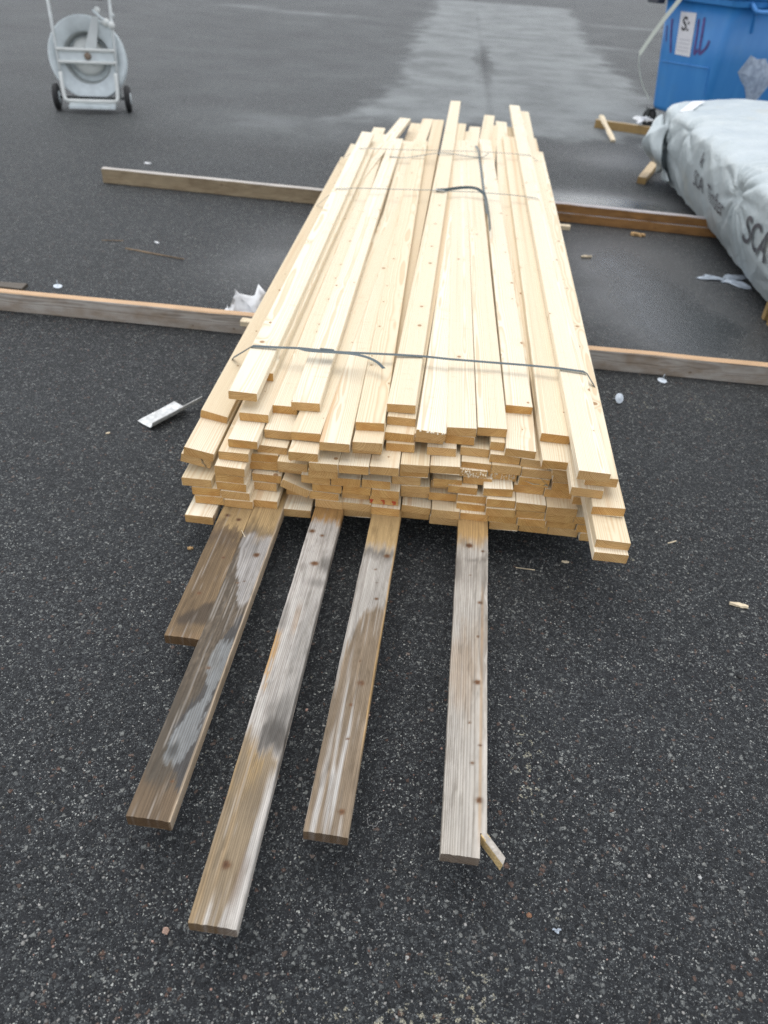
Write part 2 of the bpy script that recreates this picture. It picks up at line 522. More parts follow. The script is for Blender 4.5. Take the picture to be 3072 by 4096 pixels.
def tube(bm, pts, rad, n=10, closed=False):
    pts = [Vector(p) for p in pts]
    rings = []
    up = Vector((0, 0, 1))
    N = len(pts)
    for i, p in enumerate(pts):
        if closed:
            d = pts[(i + 1) % N] - pts[i - 1]
        else:
            d = pts[min(i + 1, N - 1)] - pts[max(i - 1, 0)]
        d.normalize()
        a = d.cross(up)
        if a.length < 1e-3:
            a = d.cross(Vector((1, 0, 0)))
        a.normalize()
        b = a.cross(d)
        rr = rad[i] if isinstance(rad, (list, tuple)) else rad
        rings.append([bm.verts.new(p + (a * math.cos(t) + b * math.sin(t)) * rr) for t in [2 * math.pi * j / n for j in range(n)]])
    rng_ = range(N if closed else N - 1)
    for i in rng_:
        A, B = rings[i], rings[(i + 1) % N]
        for j in range(n):
            bm.faces.new((A[j], A[(j + 1) % n], B[(j + 1) % n], B[j]))
    if not closed:
        bm.faces.new(rings[0][::-1])
        bm.faces.new(rings[-1])


def lathe(bm, prof, n=40, axis='Y', c=(0, 0, 0), a0=0.0, a1=2 * math.pi):
    full = abs(a1 - a0 - 2 * math.pi) < 1e-6
    rows = []
    for r, h in prof:
        row = []
        for i in range(n if full else n + 1):
            t = a0 + (a1 - a0) * i / n
            x, z = r * math.cos(t), r * math.sin(t)
            p = {'Y': (x, h, z), 'X': (h, x, z), 'Z': (x, z, h)}[axis]
            row.append(bm.verts.new(Vector(p) + Vector(c)))
        rows.append(row)
    for A, B in zip(rows, rows[1:]):
        m = len(A)
        for i in range(m if full else m - 1):
            bm.faces.new((A[i], A[(i + 1) % m], B[(i + 1) % m], B[i]))
    return rows


def smooth_path(pts, k=8):
    """Catmull-Rom through the points"""
    P = [Vector(p) for p in pts]
    P = [P[0] * 2 - P[1]] + P + [P[-1] * 2 - P[-2]]
    out = []
    for i in range(1, len(P) - 2):
        for j in range(k):
            t = j / k
            a, b, c, d = P[i - 1:i + 3]
            out.append(0.5 * ((2 * b) + (c - a) * t + (2 * a - 5 * b + 4 * c - d) * t * t + (3 * b - a - 3 * c + d) * t ** 3))
    out.append(P[-2])
    return out


def ribbon(bm, pts, width, th, side=None):
    """flat strap with thickness; side(i) gives the direction across the strap"""
    pts = [Vector(p) for p in pts]
    rows = []
    N = len(pts)
    for i, p in enumerate(pts):
        d = (pts[min(i + 1, N - 1)] - pts[max(i - 1, 0)]).normalized()
        s = side(i) if callable(side) else Vector(side)
        s = (s - d * s.dot(d)).normalized()
        nrm = d.cross(s).normalized()
        rows.append([bm.verts.new(p + s * a + nrm * b) for a, b in ((-width / 2, -th / 2), (width / 2, -th / 2), (width / 2, th / 2), (-width / 2, th / 2))])
    for A, B in zip(rows, rows[1:]):
        for j in range(4):
            bm.faces.new((A[j], A[(j + 1) % 4], B[(j + 1) % 4], B[j]))
    bm.faces.new(rows[0][::-1])
    bm.faces.new(rows[-1])


# smooth value noise on arrays (numpy), used to paint stains in metric board space
def vnoise(u, v, seed):
    r = np.random.default_rng(seed)
    tab = r.random((64, 64))
    iu, iv = np.floor(u).astype(int), np.floor(v).astype(int)
    fu, fv = u - iu, v - iv
    fu, fv = fu * fu * (3 - 2 * fu), fv * fv * (3 - 2 * fv)
    g = lambda a, b: tab[a % 64, b % 64]
    return (g(iu, iv) * (1 - fu) * (1 - fv) + g(iu + 1, iv) * fu * (1 - fv) + g(iu, iv + 1) * (1 - fu) * fv + g(iu + 1, iv + 1) * fu * fv)


def fbm(u, v, seed, octv=4):
    s, a, t = 0, 1.0, 0
    for i in range(octv):
        s = s + a * vnoise(u * 2 ** i + 7.3 * i, v * 2 ** i + 3.1 * i, seed + i)
        t += a
        a *= 0.55
    return s / t


def sstep(x, a, b):
    t = np.clip((x - a) / (b - a), 0, 1)
    return t * t * (3 - 2 * t)

# ---------------------------------------------------------------- measured planks: key, label, x, y, top z, roll, yaw, width, length, thickness
PLANKS = [
    ('A0', 'short pale plank lowest on the left edge, beside the dark weathered board', -0.654, 1.77, 0.1307, -0.1, -0.35, 0.0901, 3.968, 0.0296),
    ('D0', 'lowest plank bridging the gap between two weathered boards on the left', -0.3621, 1.8514, 0.1303, 1.2, -0.07, 0.0953, 4.01, 0.0296),
    ('F0', "pale plank end in the lowest course of the pile's near face, third from the left", -0.1659, 1.8837, 0.1307, 0.9, 0.18, 0.0895, 3.973, 0.0296),
    ('H0', "pale plank end in the lowest course of the pile's near face, fourth from the left", 0.02, 1.9049, 0.1295, -0.1, 0.22, 0.092, 3.98, 0.0296),
    ('I0', "pale plank end in the lowest course of the pile's near face, fifth from the left", 0.115, 1.8887, 0.1294, 0.0, -0.14, 0.0949, 3.967, 0.0296),
    ('K0', "pale plank end in the lowest course of the pile's near face, sixth from the left", 0.3076, 1.8901, 0.1325, 1.2, 0.05, 0.0938, 3.929, 0.0296),
    ('L0', "pale plank end in the lowest course of the pile's near face, seventh from the left", 0.4048, 1.8951, 0.1302, -0.5, 0.06, 0.0944, 4.022, 0.0296),
    ('N0', "pale plank end in the lowest course of the pile's near face, eighth from the left", 0.5004, 1.8957, 0.1288, -1.5, 0.0, 0.0965, 3.867, 0.0296),
    ('O0', 'lowest narrow-looking plank end tucked behind the two jutting right planks', 0.5965, 1.8786, 0.1313, 1.2, 0.0, 0.0924, 3.958, 0.0296),
    ('A1', "pale plank end in the second course of the pile's near face, leftmost", -0.6363, 1.8327, 0.163, 1.7, -0.35, 0.0951, 3.953, 0.0296),
    ('B1', "pale plank end in the second course of the pile's near face, second from the left", -0.5413, 1.8291, 0.1614, -0.9, 0.0, 0.0917, 3.957, 0.0296),
    ('C1', "pale plank end in the second course of the pile's near face, third from the left", -0.465, 1.8463, 0.1586, -1.6, -0.06, 0.0908, 4.1, 0.0296),
    ('X0', "recessed plank end in the second course of the pile's near face, fourth from the left", -0.3607, 1.9257, 0.161, 0.0, 0.0, 0.0935, 3.874, 0.0296),
    ('E1', 'plank end resting directly on the second long weathered board from the left', -0.259, 1.8744, 0.1612, -0.8, -0.11, 0.0895, 3.921, 0.0296),
    ('F1', "pale plank end in the second course of the pile's near face, sixth from the left", -0.1686, 1.876, 0.1612, -0.0, 0.24, 0.0933, 4.061, 0.0296),
    ('G1', 'plank end resting directly on the third weathered board from the left, under the red marks', -0.0758, 1.8684, 0.1601, -0.6, 0.22, 0.093, 3.925, 0.0296),
    ('H1', "pale plank end in the second course of the pile's near face, eighth from the left", 0.0217, 1.8986, 0.1572, -4.0, 0.08, 0.0953, 3.878, 0.0296),
    ('I1', "pale plank end in the second course of the pile's near face, ninth from the left", 0.1164, 1.8854, 0.1611, -0.6, 0.07, 0.0918, 3.777, 0.0296),
    ('J1b', "pale plank end in the second course of the pile's near face, tenth from the left", 0.1942, 1.905, 0.1824, 0.0, 0.02, 0.0934, 3.817, 0.0262),
    ('J1', 'plank end resting directly on the rightmost weathered board', 0.2082, 1.8896, 0.1564, 0.0, 0.04, 0.0906, 4.055, 0.0262),
    ('K1', "pale plank end in the second course of the pile's near face, twelfth from the left", 0.2992, 1.8897, 0.1618, -0.1, 0.02, 0.0917, 3.842, 0.0296),
    ('L1', "pale plank end in the second course of the pile's near face, thirteenth from the left", 0.3912, 1.8828, 0.1629, 1.1, 0.06, 0.0914, 3.809, 0.0296),
    ('N1', "pale plank end in the second course of the pile's near face, fourteenth from the left", 0.4857, 1.8922, 0.1611, 0.6, -0.03, 0.094, 3.826, 0.0296),
    ('O1', "pale plank end in the second course of the pile's near face, rightmost", 0.5812, 1.8836, 0.1613, 1.7, 0.0, 0.0928, 3.899, 0.0296),
    ('A2', "pale plank end in the third course of the pile's near face, leftmost", -0.6446, 1.8354, 0.1932, 1.3, -0.35, 0.0932, 4.114, 0.0296),
    ('B2', "pale plank end in the third course of the pile's near face, second from the left", -0.551, 1.8324, 0.1912, -0.7, 0.0, 0.0935, 3.964, 0.0296),
    ('C2', "pale plank end in the third course of the pile's near face, third from the left", -0.4792, 1.8975, 0.1904, -0.6, 0.23, 0.0954, 3.941, 0.0296),
    ('D3', 'plank twisted on its side axis, sloping down to the right among level ends', -0.3622, 1.8753, 0.2093, -22.0, 0.08, 0.0959, 4.003, 0.0296),
    ('E2', "pale plank end in the third course of the pile's near face, fifth from the left", -0.275, 1.8788, 0.1899, -1.0, 0.13, 0.0955, 3.978, 0.0296),
    ('F2', "pale plank end in the third course of the pile's near face, sixth from the left", -0.1768, 1.9008, 0.1897, -0.8, 0.01, 0.0899, 3.908, 0.0296),
    ('G2', 'plank with red printed marks on its end, above the third long weathered board', -0.0838, 1.8828, 0.1914, 0.5, 0.1, 0.0925, 3.983, 0.0296),
    ('H2', "pale plank end in the third course of the pile's near face, eighth from the left", 0.0098, 1.9373, 0.1931, 2.1, 0.06, 0.0912, 3.945, 0.0296),
    ('I2', "pale plank end in the third course of the pile's near face, ninth from the left", 0.1019, 1.9331, 0.1936, 1.5, -0.01, 0.092, 3.785, 0.0296),
    ('J2', "pale plank end in the third course of the pile's near face, tenth from the left", 0.1946, 1.9126, 0.2098, 0.0, 0.06, 0.0937, 3.742, 0.0262),
    ('K2', "pale plank end in the third course of the pile's near face, eleventh from the left", 0.2877, 1.8822, 0.1918, 1.7, -0.07, 0.0932, 3.81, 0.0296),
    ('L2', "pale plank end in the third course of the pile's near face, twelfth from the left", 0.3823, 1.8869, 0.1911, 0.0, -0.2, 0.0925, 3.933, 0.0296),
    ('N2', "pale plank end in the third course of the pile's near face, thirteenth from the left", 0.4734, 1.8825, 0.1926, 1.6, -0.12, 0.0901, 4.062, 0.0296),
    ('O2', "pale plank end in the third course of the pile's near face, rightmost", 0.5643, 1.8822, 0.1939, 1.7, 0.0, 0.0916, 3.856, 0.0296),
    ('A3', 'plank end on the left edge, three courses above the lowest, square and sound', -0.6726, 1.8369, 0.2234, 0.4, -0.35, 0.0965, 4.069, 0.0296),
    ('B3', "pale plank end in the fourth course of the pile's near face, second from the left", -0.5623, 1.8357, 0.2222, -0.9, 0.0, 0.0964, 4.033, 0.0296),
    ('C3', "pale plank end in the fourth course of the pile's near face, third from the left", -0.4643, 1.9006, 0.2211, -0.5, -0.0, 0.0965, 3.851, 0.0296),
    ('X1', "recessed plank end in the fourth course of the pile's near face, fourth from the left", -0.3642, 1.944, 0.222, 0.0, 0.0, 0.0935, 3.856, 0.0296),
    ('E3', "pale plank end in the fourth course of the pile's near face, fifth from the left", -0.2669, 1.8789, 0.2209, -0.5, -0.1, 0.0947, 4.055, 0.0296),
    ('F3', "pale plank end in the fourth course of the pile's near face, sixth from the left", -0.1716, 1.8819, 0.2223, -0.2, -0.17, 0.0897, 4.019, 0.0296),
    ('G3', "pale plank end in the fourth course of the pile's near face, seventh from the left", -0.0802, 1.8768, 0.2226, -0.2, 0.12, 0.0895, 3.825, 0.0296),
    ('H3', "pale plank end in the fourth course of the pile's near face, eighth from the left", 0.0112, 1.9151, 0.2243, 2.2, 0.07, 0.093, 3.951, 0.0296),
    ('X2', "recessed plank end in the fourth course of the pile's near face, ninth from the left", 0.0871, 1.9601, 0.222, 0.0, 0.0, 0.0548, 3.84, 0.0296),
    ('I3', "pale plank end in the fourth course of the pile's near face, tenth from the left", 0.1615, 1.9182, 0.2372, 0.0, -0.22, 0.0941, 3.749, 0.0262),
    ('K3', "pale plank end in the fourth course of the pile's near face, eleventh from the left", 0.2842, 1.8883, 0.2237, 1.0, 0.16, 0.0905, 3.954, 0.0296),
    ('L3', "pale plank end in the fourth course of the pile's near face, twelfth from the left", 0.3784, 1.8854, 0.2222, -0.9, 0.2, 0.0957, 3.765, 0.0296),
    ('N3', "pale plank end in the fourth course of the pile's near face, rightmost", 0.4748, 1.8784, 0.2225, 1.6, -0.1, 0.0958, 4.063, 0.0296),
    ('A4', 'plank with a cracked, broken end on the left edge of the bundle', -0.6805, 1.8812, 0.2742, -11.2, -0.35, 0.0965, 4.062, 0.0296),
    ('B4', "pale plank end in the fifth course of the pile's near face, second from the left", -0.5657, 1.8378, 0.2498, -2.2, 0.0, 0.0909, 3.956, 0.0296),
    ('C4', "pale plank end in the fifth course of the pile's near face, third from the left", -0.4772, 1.9202, 0.2546, 1.4, -0.21, 0.0912, 3.811, 0.0296),
    ('D4', "pale plank end in the fifth course of the pile's near face, fourth from the left", -0.3827, 1.9177, 0.2523, -1.1, -0.1, 0.095, 3.915, 0.0296),
    ('E4', "pale plank end in the fifth course of the pile's near face, fifth from the left", -0.3021, 1.8745, 0.2536, -0.0, 0.07, 0.0926, 3.95, 0.0296),
    ('E4b', "pale plank end in the fifth course of the pile's near face, sixth from the left", -0.2077, 1.8769, 0.2543, 1.1, -0.24, 0.0936, 3.937, 0.0296),
    ('G4', "pale plank end in the fifth course of the pile's near face, seventh from the left", -0.1121, 1.8826, 0.2528, 0.5, 0.14, 0.0916, 3.942, 0.0296),
    ('H4', "pale plank end in the fifth course of the pile's near face, eighth from the left", -0.0197, 1.9187, 0.2532, 2.2, -0.24, 0.0925, 3.779, 0.0296),
    ('I4', "pale plank end in the fifth course of the pile's near face, ninth from the left", 0.1109, 1.9264, 0.255, 2.2, -0.09, 0.0925, 3.778, 0.0296),
    ('J4', "pale plank end in the fifth course of the pile's near face, tenth from the left", 0.2053, 1.9368, 0.2647, 0.0, -0.06, 0.093, 3.706, 0.0262),
    ('K4', "pale plank end in the fifth course of the pile's near face, eleventh from the left", 0.2707, 1.9026, 0.255, 2.2, 0.16, 0.093, 3.873, 0.0296),
    ('L4', "pale plank end in the fifth course of the pile's near face, twelfth from the left", 0.3699, 1.9384, 0.2518, -0.9, 0.16, 0.0965, 3.716, 0.0296),
    ('N5', "pale plank end in the fifth course of the pile's near face, thirteenth from the left", 0.467, 1.9315, 0.2513, -0.7, -0.0, 0.0949, 3.843, 0.0296),
    ('O4', "pale plank end in the fifth course of the pile's near face, rightmost", 0.5505, 1.9046, 0.2522, 1.1, 0.0, 0.0909, 3.98, 0.0296),
    ('A5', 'tilted pale plank lying on the cracked plank at the left edge', -0.6668, 1.8751, 0.3054, -11.0, 0.25, 0.0951, 4.326, 0.0296),
    ('B5', "pale plank end in the sixth course of the pile's near face, second from the left", -0.563, 1.8356, 0.2811, -2.2, 0.0, 0.0948, 3.902, 0.0296),
    ('C5', "pale plank end in the sixth course of the pile's near face, third from the left", -0.4749, 1.9205, 0.2844, 0.9, 0.14, 0.0928, 3.99, 0.0296),
    ('D5', "pale plank end in the sixth course of the pile's near face, fourth from the left", -0.3786, 1.8906, 0.283, -0.3, -0.95, 0.0965, 5.471, 0.0296),
    ('E5', "pale plank end in the sixth course of the pile's near face, fifth from the left", -0.2779, 1.8639, 0.2842, 2.1, -0.12, 0.0935, 3.988, 0.0296),
    ('X3', "recessed plank end in the sixth course of the pile's near face, sixth from the left", -0.1832, 1.9692, 0.283, 0.0, 0.0, 0.0928, 3.831, 0.0296),
    ('X4', "recessed plank end in the sixth course of the pile's near face, seventh from the left", -0.0894, 1.9666, 0.283, 0.0, 0.0, 0.0928, 3.833, 0.0296),
    ('H5', "pale plank end in the sixth course of the pile's near face, eighth from the left", 0.0021, 1.918, 0.2853, 2.2, -0.13, 0.0913, 3.812, 0.0296),
    ('X5', "recessed plank end in the sixth course of the pile's near face, ninth from the left", 0.0961, 1.9828, 0.283, 0.0, 0.0, 0.0927, 3.817, 0.0296),
    ('J5', 'ragged torn plank end in the middle right of the pile, half hidden', 0.1876, 1.9384, 0.2906, 0.0, -0.01, 0.0903, 3.892, 0.0262),
    ('K5', 'fuzzy broken plank end just left of the plank with a long crack', 0.2823, 1.9536, 0.2823, -0.7, 0.05, 0.0917, 3.919, 0.0296),
    ('L5', 'plank end with a long dark crack, right of the middle', 0.382, 1.9383, 0.2821, -1.4, 0.05, 0.0965, 3.817, 0.0296),
    ('N6', "pale plank end in the sixth course of the pile's near face, thirteenth from the left", 0.4844, 1.9254, 0.2833, 0.1, -0.09, 0.0957, 4.02, 0.0296),
    ('S', 'lower of the two planks jutting out farthest at the lower right corner', 0.5703, 1.6056, 0.284, -0.2, -0.5, 0.0965, 4.158, 0.0296),
    ('A6', 'tilted long plank forming the upper left edge of the bundle', -0.6653, 2.055, 0.3327, -13.2, 0.36, 0.0895, 3.571, 0.0296),
    ('B6', "pale plank end in the seventh course of the pile's near face, second from the left", -0.5581, 1.8713, 0.3125, -0.4, 0.0, 0.0953, 3.9, 0.0296),
    ('C6', "pale plank end in the seventh course of the pile's near face, third from the left", -0.449, 1.9305, 0.311, -2.0, -0.07, 0.0958, 3.955, 0.0296),
    ('X6', "recessed plank end in the seventh course of the pile's near face, fourth from the left", -0.3603, 1.9903, 0.3135, 0.0, 0.0, 0.0778, 3.81, 0.0296),
    ('E6', "pale plank end in the seventh course of the pile's near face, fifth from the left", -0.2756, 1.8564, 0.3158, 1.5, -0.02, 0.0915, 4.039, 0.0296),
    ('F6', "pale plank end in the seventh course of the pile's near face, sixth from the left", -0.1834, 1.8616, 0.3149, 1.6, 0.07, 0.0945, 4.028, 0.0296),
    ('F6b', "pale plank end in the seventh course of the pile's near face, seventh from the left", -0.09, 1.8697, 0.3157, 2.2, -0.08, 0.0914, 3.974, 0.0296),
    ('H6', "pale plank end in the seventh course of the pile's near face, eighth from the left", 0.0033, 1.8997, 0.3152, 0.7, -0.03, 0.0909, 3.945, 0.0296),
    ('I6', "pale plank end in the seventh course of the pile's near face, ninth from the left", 0.0969, 1.9098, 0.315, 2.2, -0.15, 0.094, 3.751, 0.0296),
    ('J6', "pale plank end in the seventh course of the pile's near face, tenth from the left", 0.1946, 1.9481, 0.3128, -0.5, -0.19, 0.0957, 3.951, 0.0296),
    ('K6', "pale plank end in the seventh course of the pile's near face, eleventh from the left", 0.2894, 1.944, 0.3141, -0.5, -0.25, 0.0937, 3.828, 0.0296),
    ('L6', "pale plank end in the seventh course of the pile's near face, twelfth from the left", 0.3853, 1.9415, 0.3128, -0.4, 0.23, 0.0965, 3.999, 0.0296),
    ('N7', "pale plank end in the seventh course of the pile's near face, thirteenth from the left", 0.4812, 1.9277, 0.3139, -0.4, -0.0, 0.0953, 3.808, 0.0296),
    ('R', 'upper of the two planks jutting out farthest at the lower right corner', 0.5728, 1.6266, 0.3118, -1.1, -0.5, 0.0965, 4.312, 0.0296),
    ('B7', "pale plank end in the eighth course of the pile's near face, leftmost", -0.5335, 1.8985, 0.3436, -0.6, 0.0, 0.093, 3.795, 0.0296),
    ('C7', "pale plank end in the eighth course of the pile's near face, second from the left", -0.4355, 1.9715, 0.3444, -0.4, 0.14, 0.095, 3.887, 0.0296),
    ('E7', "pale plank end in the eighth course of the pile's near face, third from the left", -0.3391, 1.8623, 0.3437, 0.5, 0.12, 0.0925, 4.036, 0.0296),
    ('X7', "recessed plank end in the eighth course of the pile's near face, fourth from the left", -0.2445, 1.9869, 0.344, 0.0, 0.0, 0.0929, 3.813, 0.0296),
    ('F7', "pale plank end in the eighth course of the pile's near face, fifth from the left", -0.1516, 1.9332, 0.3461, 2.2, -0.17, 0.0929, 4.013, 0.0296),
    ('G7', 'third plank end below the topmost middle plank', -0.0492, 1.9641, 0.3454, 2.2, -0.07, 0.0911, 3.939, 0.0296),
    ('I7', 'plank end with a curved crack below the chipped top plank', 0.0817, 1.965, 0.345, 0.9, -0.02, 0.093, 3.799, 0.0296),
    ('J7', "pale plank end in the eighth course of the pile's near face, eighth from the left", 0.187, 1.9829, 0.3435, -0.2, -0.11, 0.0917, 3.79, 0.0296),
    ('K7', "pale plank end in the eighth course of the pile's near face, ninth from the left", 0.2809, 1.9582, 0.3442, -1.0, -0.13, 0.0952, 3.963, 0.0296),
    ('L7', "pale plank end in the eighth course of the pile's near face, tenth from the left", 0.3748, 1.9511, 0.3424, -0.7, -1.74, 0.0895, 5.259, 0.0296),
    ('N8', "pale plank end in the eighth course of the pile's near face, eleventh from the left", 0.4727, 1.9183, 0.3435, -0.5, -0.01, 0.0932, 3.768, 0.0296),
    ('Q', 'lower right plank with a bright orange end above the two that jut out most', 0.5692, 1.7391, 0.3439, 1.2, -1.3, 0.0942, 5.071, 0.0296),
    ('p5', 'plank slanting out over the far end, nearest the left far corner', -0.56, 4.75, 0.3805, 0.0, -4.86, 0.094, 2.253, 0.0296),
    ('B8', 'plank ending just right of and below the leftmost topmost plank', -0.5228, 2.0095, 0.3745, -0.2, 0.31, 0.0945, 4.544, 0.0296),
    ('C8', 'top plank between the leftmost topmost plank and the raised plank right of it', -0.4438, 2.0776, 0.3734, -0.2, 0.74, 0.0952, 4.245, 0.0296),
    ('E8', 'top plank ending one step below the raised plank near the strap tail', -0.3417, 1.9251, 0.3769, 1.6, -1.82, 0.0938, 5.15, 0.0296),
    ('F8', 'long top plank with a reddish heartwood stripe, ending farther forward than both neighbours', -0.2457, 1.8826, 0.3759, 0.4, 0.55, 0.0943, 4.259, 0.0296),
    ('F8b', "pale plank end in the ninth course of the pile's near face, fifth from the left", -0.1477, 1.9022, 0.3772, 2.2, -0.67, 0.0928, 5.168, 0.0296),
    ('G8', 'second plank end below the topmost middle plank', -0.0547, 1.9762, 0.3754, 2.1, -2.53, 0.0938, 4.717, 0.0296),
    ('I8', "pale plank end in the ninth course of the pile's near face, seventh from the left", 0.0377, 1.9823, 0.3767, 1.4, -2.15, 0.0929, 4.923, 0.0296),
    ('I8b', "pale plank end in the ninth course of the pile's near face, eighth from the left", 0.1355, 1.9945, 0.3755, 2.2, -2.71, 0.0926, 5.048, 0.0296),
    ('q4', 'plank slanting out over the far end, right of the longest one', 0.215, 4.7, 0.3805, 0.0, -2.94, 0.094, 2.754, 0.0296),
    ('J8', 'narrow plank strip with worn edge beside the orange-ended plank', 0.253, 1.9802, 0.3754, 0.2, 0.13, 0.045, 3.76, 0.0296),
    ('K8', 'plank with round knots below the orange-ended top plank', 0.3241, 1.9542, 0.3735, -1.9, -1.41, 0.0955, 5.289, 0.0296),
    ('M9', 'plank with a reddish streak directly below the raised knotty plank', 0.433, 1.9061, 0.3743, -0.4, 0.21, 0.0943, 3.923, 0.0296),
    ('P8', 'plank turned slightly askew under the topmost right plank', 0.5064, 1.7778, 0.3743, -0.8, -1.68, 0.0944, 6.051, 0.0296),
    ('B9', 'plank tucked under the right side of the leftmost topmost plank', -0.5534, 2.2295, 0.4048, 0.8, 0.0, 0.0965, 3.456, 0.0296),
    ('E9', 'raised top plank whose end overlaps the plank on its left, near the strap tail', -0.3645, 2.0538, 0.4069, 1.8, 0.08, 0.0937, 3.988, 0.0296),
    ('F9', 'top plank with small dark knots right under the loose strap tail', -0.1484, 1.9712, 0.4063, 2.2, 0.56, 0.0915, 4.072, 0.0296),
    ('G9', 'plank end directly under the topmost middle plank', -0.0537, 2.024, 0.4046, 0.6, -1.83, 0.0911, 4.808, 0.0296),
    ('I9', 'whitish top plank with a chipped, torn near end', 0.0428, 1.9617, 0.402, -2.2, -1.3, 0.0939, 4.038, 0.0296),
    ('I9b', 'top plank with fine straight grain between the chipped one and the brown-striped one', 0.1367, 1.9948, 0.4057, 2.2, 0.6, 0.0937, 4.176, 0.0296),
    ('J9', 'top plank with a brown stripe down its middle', 0.2322, 2.0091, 0.4071, 1.2, 0.7, 0.0934, 4.19, 0.0296),
    ('K9', 'top plank with a bright orange sawn end, set back behind its neighbours', 0.3254, 2.171, 0.404, -0.4, 0.5, 0.0895, 4.113, 0.0296),
    ('M10', 'raised knotty top plank, second raised one from the right edge', 0.4312, 2.0102, 0.4048, -1.6, -0.58, 0.0931, 4.455, 0.0296),
    ('P9', 'plank forming the upper right edge, just below the topmost right plank', 0.543, 1.7958, 0.4052, 1.3, -1.64, 0.0939, 4.214, 0.0296),
    ('A7', 'topmost plank nearest the left edge, its end jutting out below the front strap', -0.5613, 2.0346, 0.4344, -1.3, 0.4, 0.0921, 4.003, 0.0296),
    ('G10', 'topmost middle plank with a wavy ink-like stain near its end', -0.0586, 2.0499, 0.4362, 2.2, -1.04, 0.092, 5.63, 0.0296),
    ('P10', 'topmost wide pale plank at the right edge where the strap bends down', 0.5129, 1.7773, 0.4339, -0.7, -0.67, 0.0927, 5.947, 0.0296),
]


# ================================================================ GROUND
def axis(dense_lo, dense_hi, step, lo, hi, grow=1.16):
    a = list(np.arange(dense_lo, dense_hi + 1e-6, step))
    d, p = step, a[-1]
    while p < hi:
        d *= grow
        p += d
        a.append(min(p, hi))
    d, p = step, a[0]
    while p > lo:
        d *= grow
        p -= d
        a.insert(0, max(p, lo))
    return np.array(a)


gx = axis(-3.0, 4.2, 0.06, -350, 350)
gy = axis(0.2, 15.0, 0.06, -300, 600, 1.05)
GX, GY = np.meshgrid(gx, gy)
nx_, ny_ = len(gx), len(gy)
gv = np.stack([GX.ravel(), GY.ravel(), np.zeros(GX.size)], 1)
ii = (np.arange(ny_ - 1)[:, None] * nx_ + np.arange(nx_ - 1)[None, :]).ravel()
gf = np.stack([ii, ii + 1, ii + nx_ + 1, ii + nx_], 1)
me = bpy.data.meshes.new('asphalt_ground')
me.vertices.add(len(gv))
me.vertices.foreach_set('co', gv.ravel().astype(np.float32))
me.loops.add(gf.size)
me.loops.foreach_set('vertex_index', gf.ravel().astype(np.int32))
me.polygons.add(len(gf))
me.polygons.foreach_set('loop_start', np.arange(0, gf.size, 4, dtype=np.int32))
me.polygons.foreach_set('loop_total', np.full(len(gf), 4, np.int32))
me.update()
X, Y = GX.ravel(), GY.ravel()
nA = fbm(X * 0.9, Y * 0.6, 11)
nB = fbm(X * 3.0, Y * 2.2, 12)


def band(val, lo, hi, soft):
    return sstep(val, lo - soft, lo + soft) * (1 - sstep(val, hi - soft, hi + soft))


# dry, dusty tongue of asphalt behind the pile with a dark joint through it
py = [8.4, 8.9, 9.8, 12.7, 19.2, 26.0, 32.0]
lx = np.interp(Y, py, [-1.5, -1.2, -0.9, -0.66, -0.8, -0.7, -0.6])
rx = np.interp(Y, py, [2.7, 2.6, 2.55, 2.65, 2.75, 3.3, 3.6])
jit = (nB - 0.5) * 1.1
tongue = band(X + jit * 0.6, lx, rx, 0.22) * band(Y + jit, 9.0, 30, 0.35)
dust_sheen = 0.26 * sstep(Y, 3.0, 12) * (0.5 + nA) + 0.95 * tongue * (0.8 + 0.4 * nA)  # ramp with distance paints in grazing sheen; the tongue is real dustiness
stain = band(X + (nB - 0.5) * 0.25, 0.33, 0.60, 0.05) * band(Y + jit * 2, 12.6, 16.5, 0.8)
joint = band(X, 0.47, 0.53, 0.04) * band(Y, 9, 60, 1)
dust_sheen = np.clip(dust_sheen - 0.75 * stain - 0.5 * joint, 0, 1)
for cx_, cy_, r1, r2, a in ((-3.4, 21.0, 1.2, 0.35, .7), (-5.2, 21.6, .5, .3, .9), (3.0, 18.5, 0.6, 0.3, .6), (4.4, 24.0, 1.2, 0.4, .6), (-1.75, 8.2, 0.9, 0.6, .4)):
    dust_sheen += a * np.exp(-((X - cx_) / r1) ** 2 - ((Y - cy_) / r2) ** 2) * (0.5 + nB)
wet = np.zeros_like(X)
for cx_, cy_, r1, r2, a in ((1.25, 4.6, 0.50, 1.0, .95), (1.5, 3.9, 0.4, 0.4, .7), (1.35, 6.35, 0.7, 0.30, 1.0), (-0.8, 4.3, 0.5, 0.55, .5), (-0.55, 5.0, 0.5, 0.25, .4), (1.6, 8.0, 0.5, 0.5, .35)):
    wet += a * np.exp(-((X - cx_) / r1) ** 2 - ((Y - cy_) / r2) ** 2) * (0.55 + 0.9 * nB)
dust_sheen = dust_sheen + 0.22 * np.clip(wet, 0, 1)  # sky sheen on the damp ground painted in as a paler tone
sand = 0.10 * sstep(nA, 0.45, 0.75)
for cx_, cy_, r1, r2, a in ((0.345, 0.95, 0.035, 0.30, 0.9), (0.30, 0.60, 0.20, 0.05, .6), (0.12, 0.50, 0.25, 0.05, .6), (0.70, 0.80, 0.06, 0.15, .6), (-0.35, 0.62, 0.12, 0.05, .35), (0.62, 1.9, 0.15, 0.15, .3), (-0.5, 1.0, .1, .1, .3), (1.3, 3.0, 0.5, 0.25, .5)):
    sand += a * np.exp(-((X - cx_) / r1) ** 2 - ((Y - cy_) / r2) ** 2) * sstep(nB, 0.3, 0.6)
for nm, arr in (('dust_sheen', dust_sheen), ('wet', wet), ('sand', sand)):
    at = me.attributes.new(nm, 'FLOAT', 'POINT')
    at.data.foreach_set('value', np.clip(arr, 0, 1).astype(np.float32))
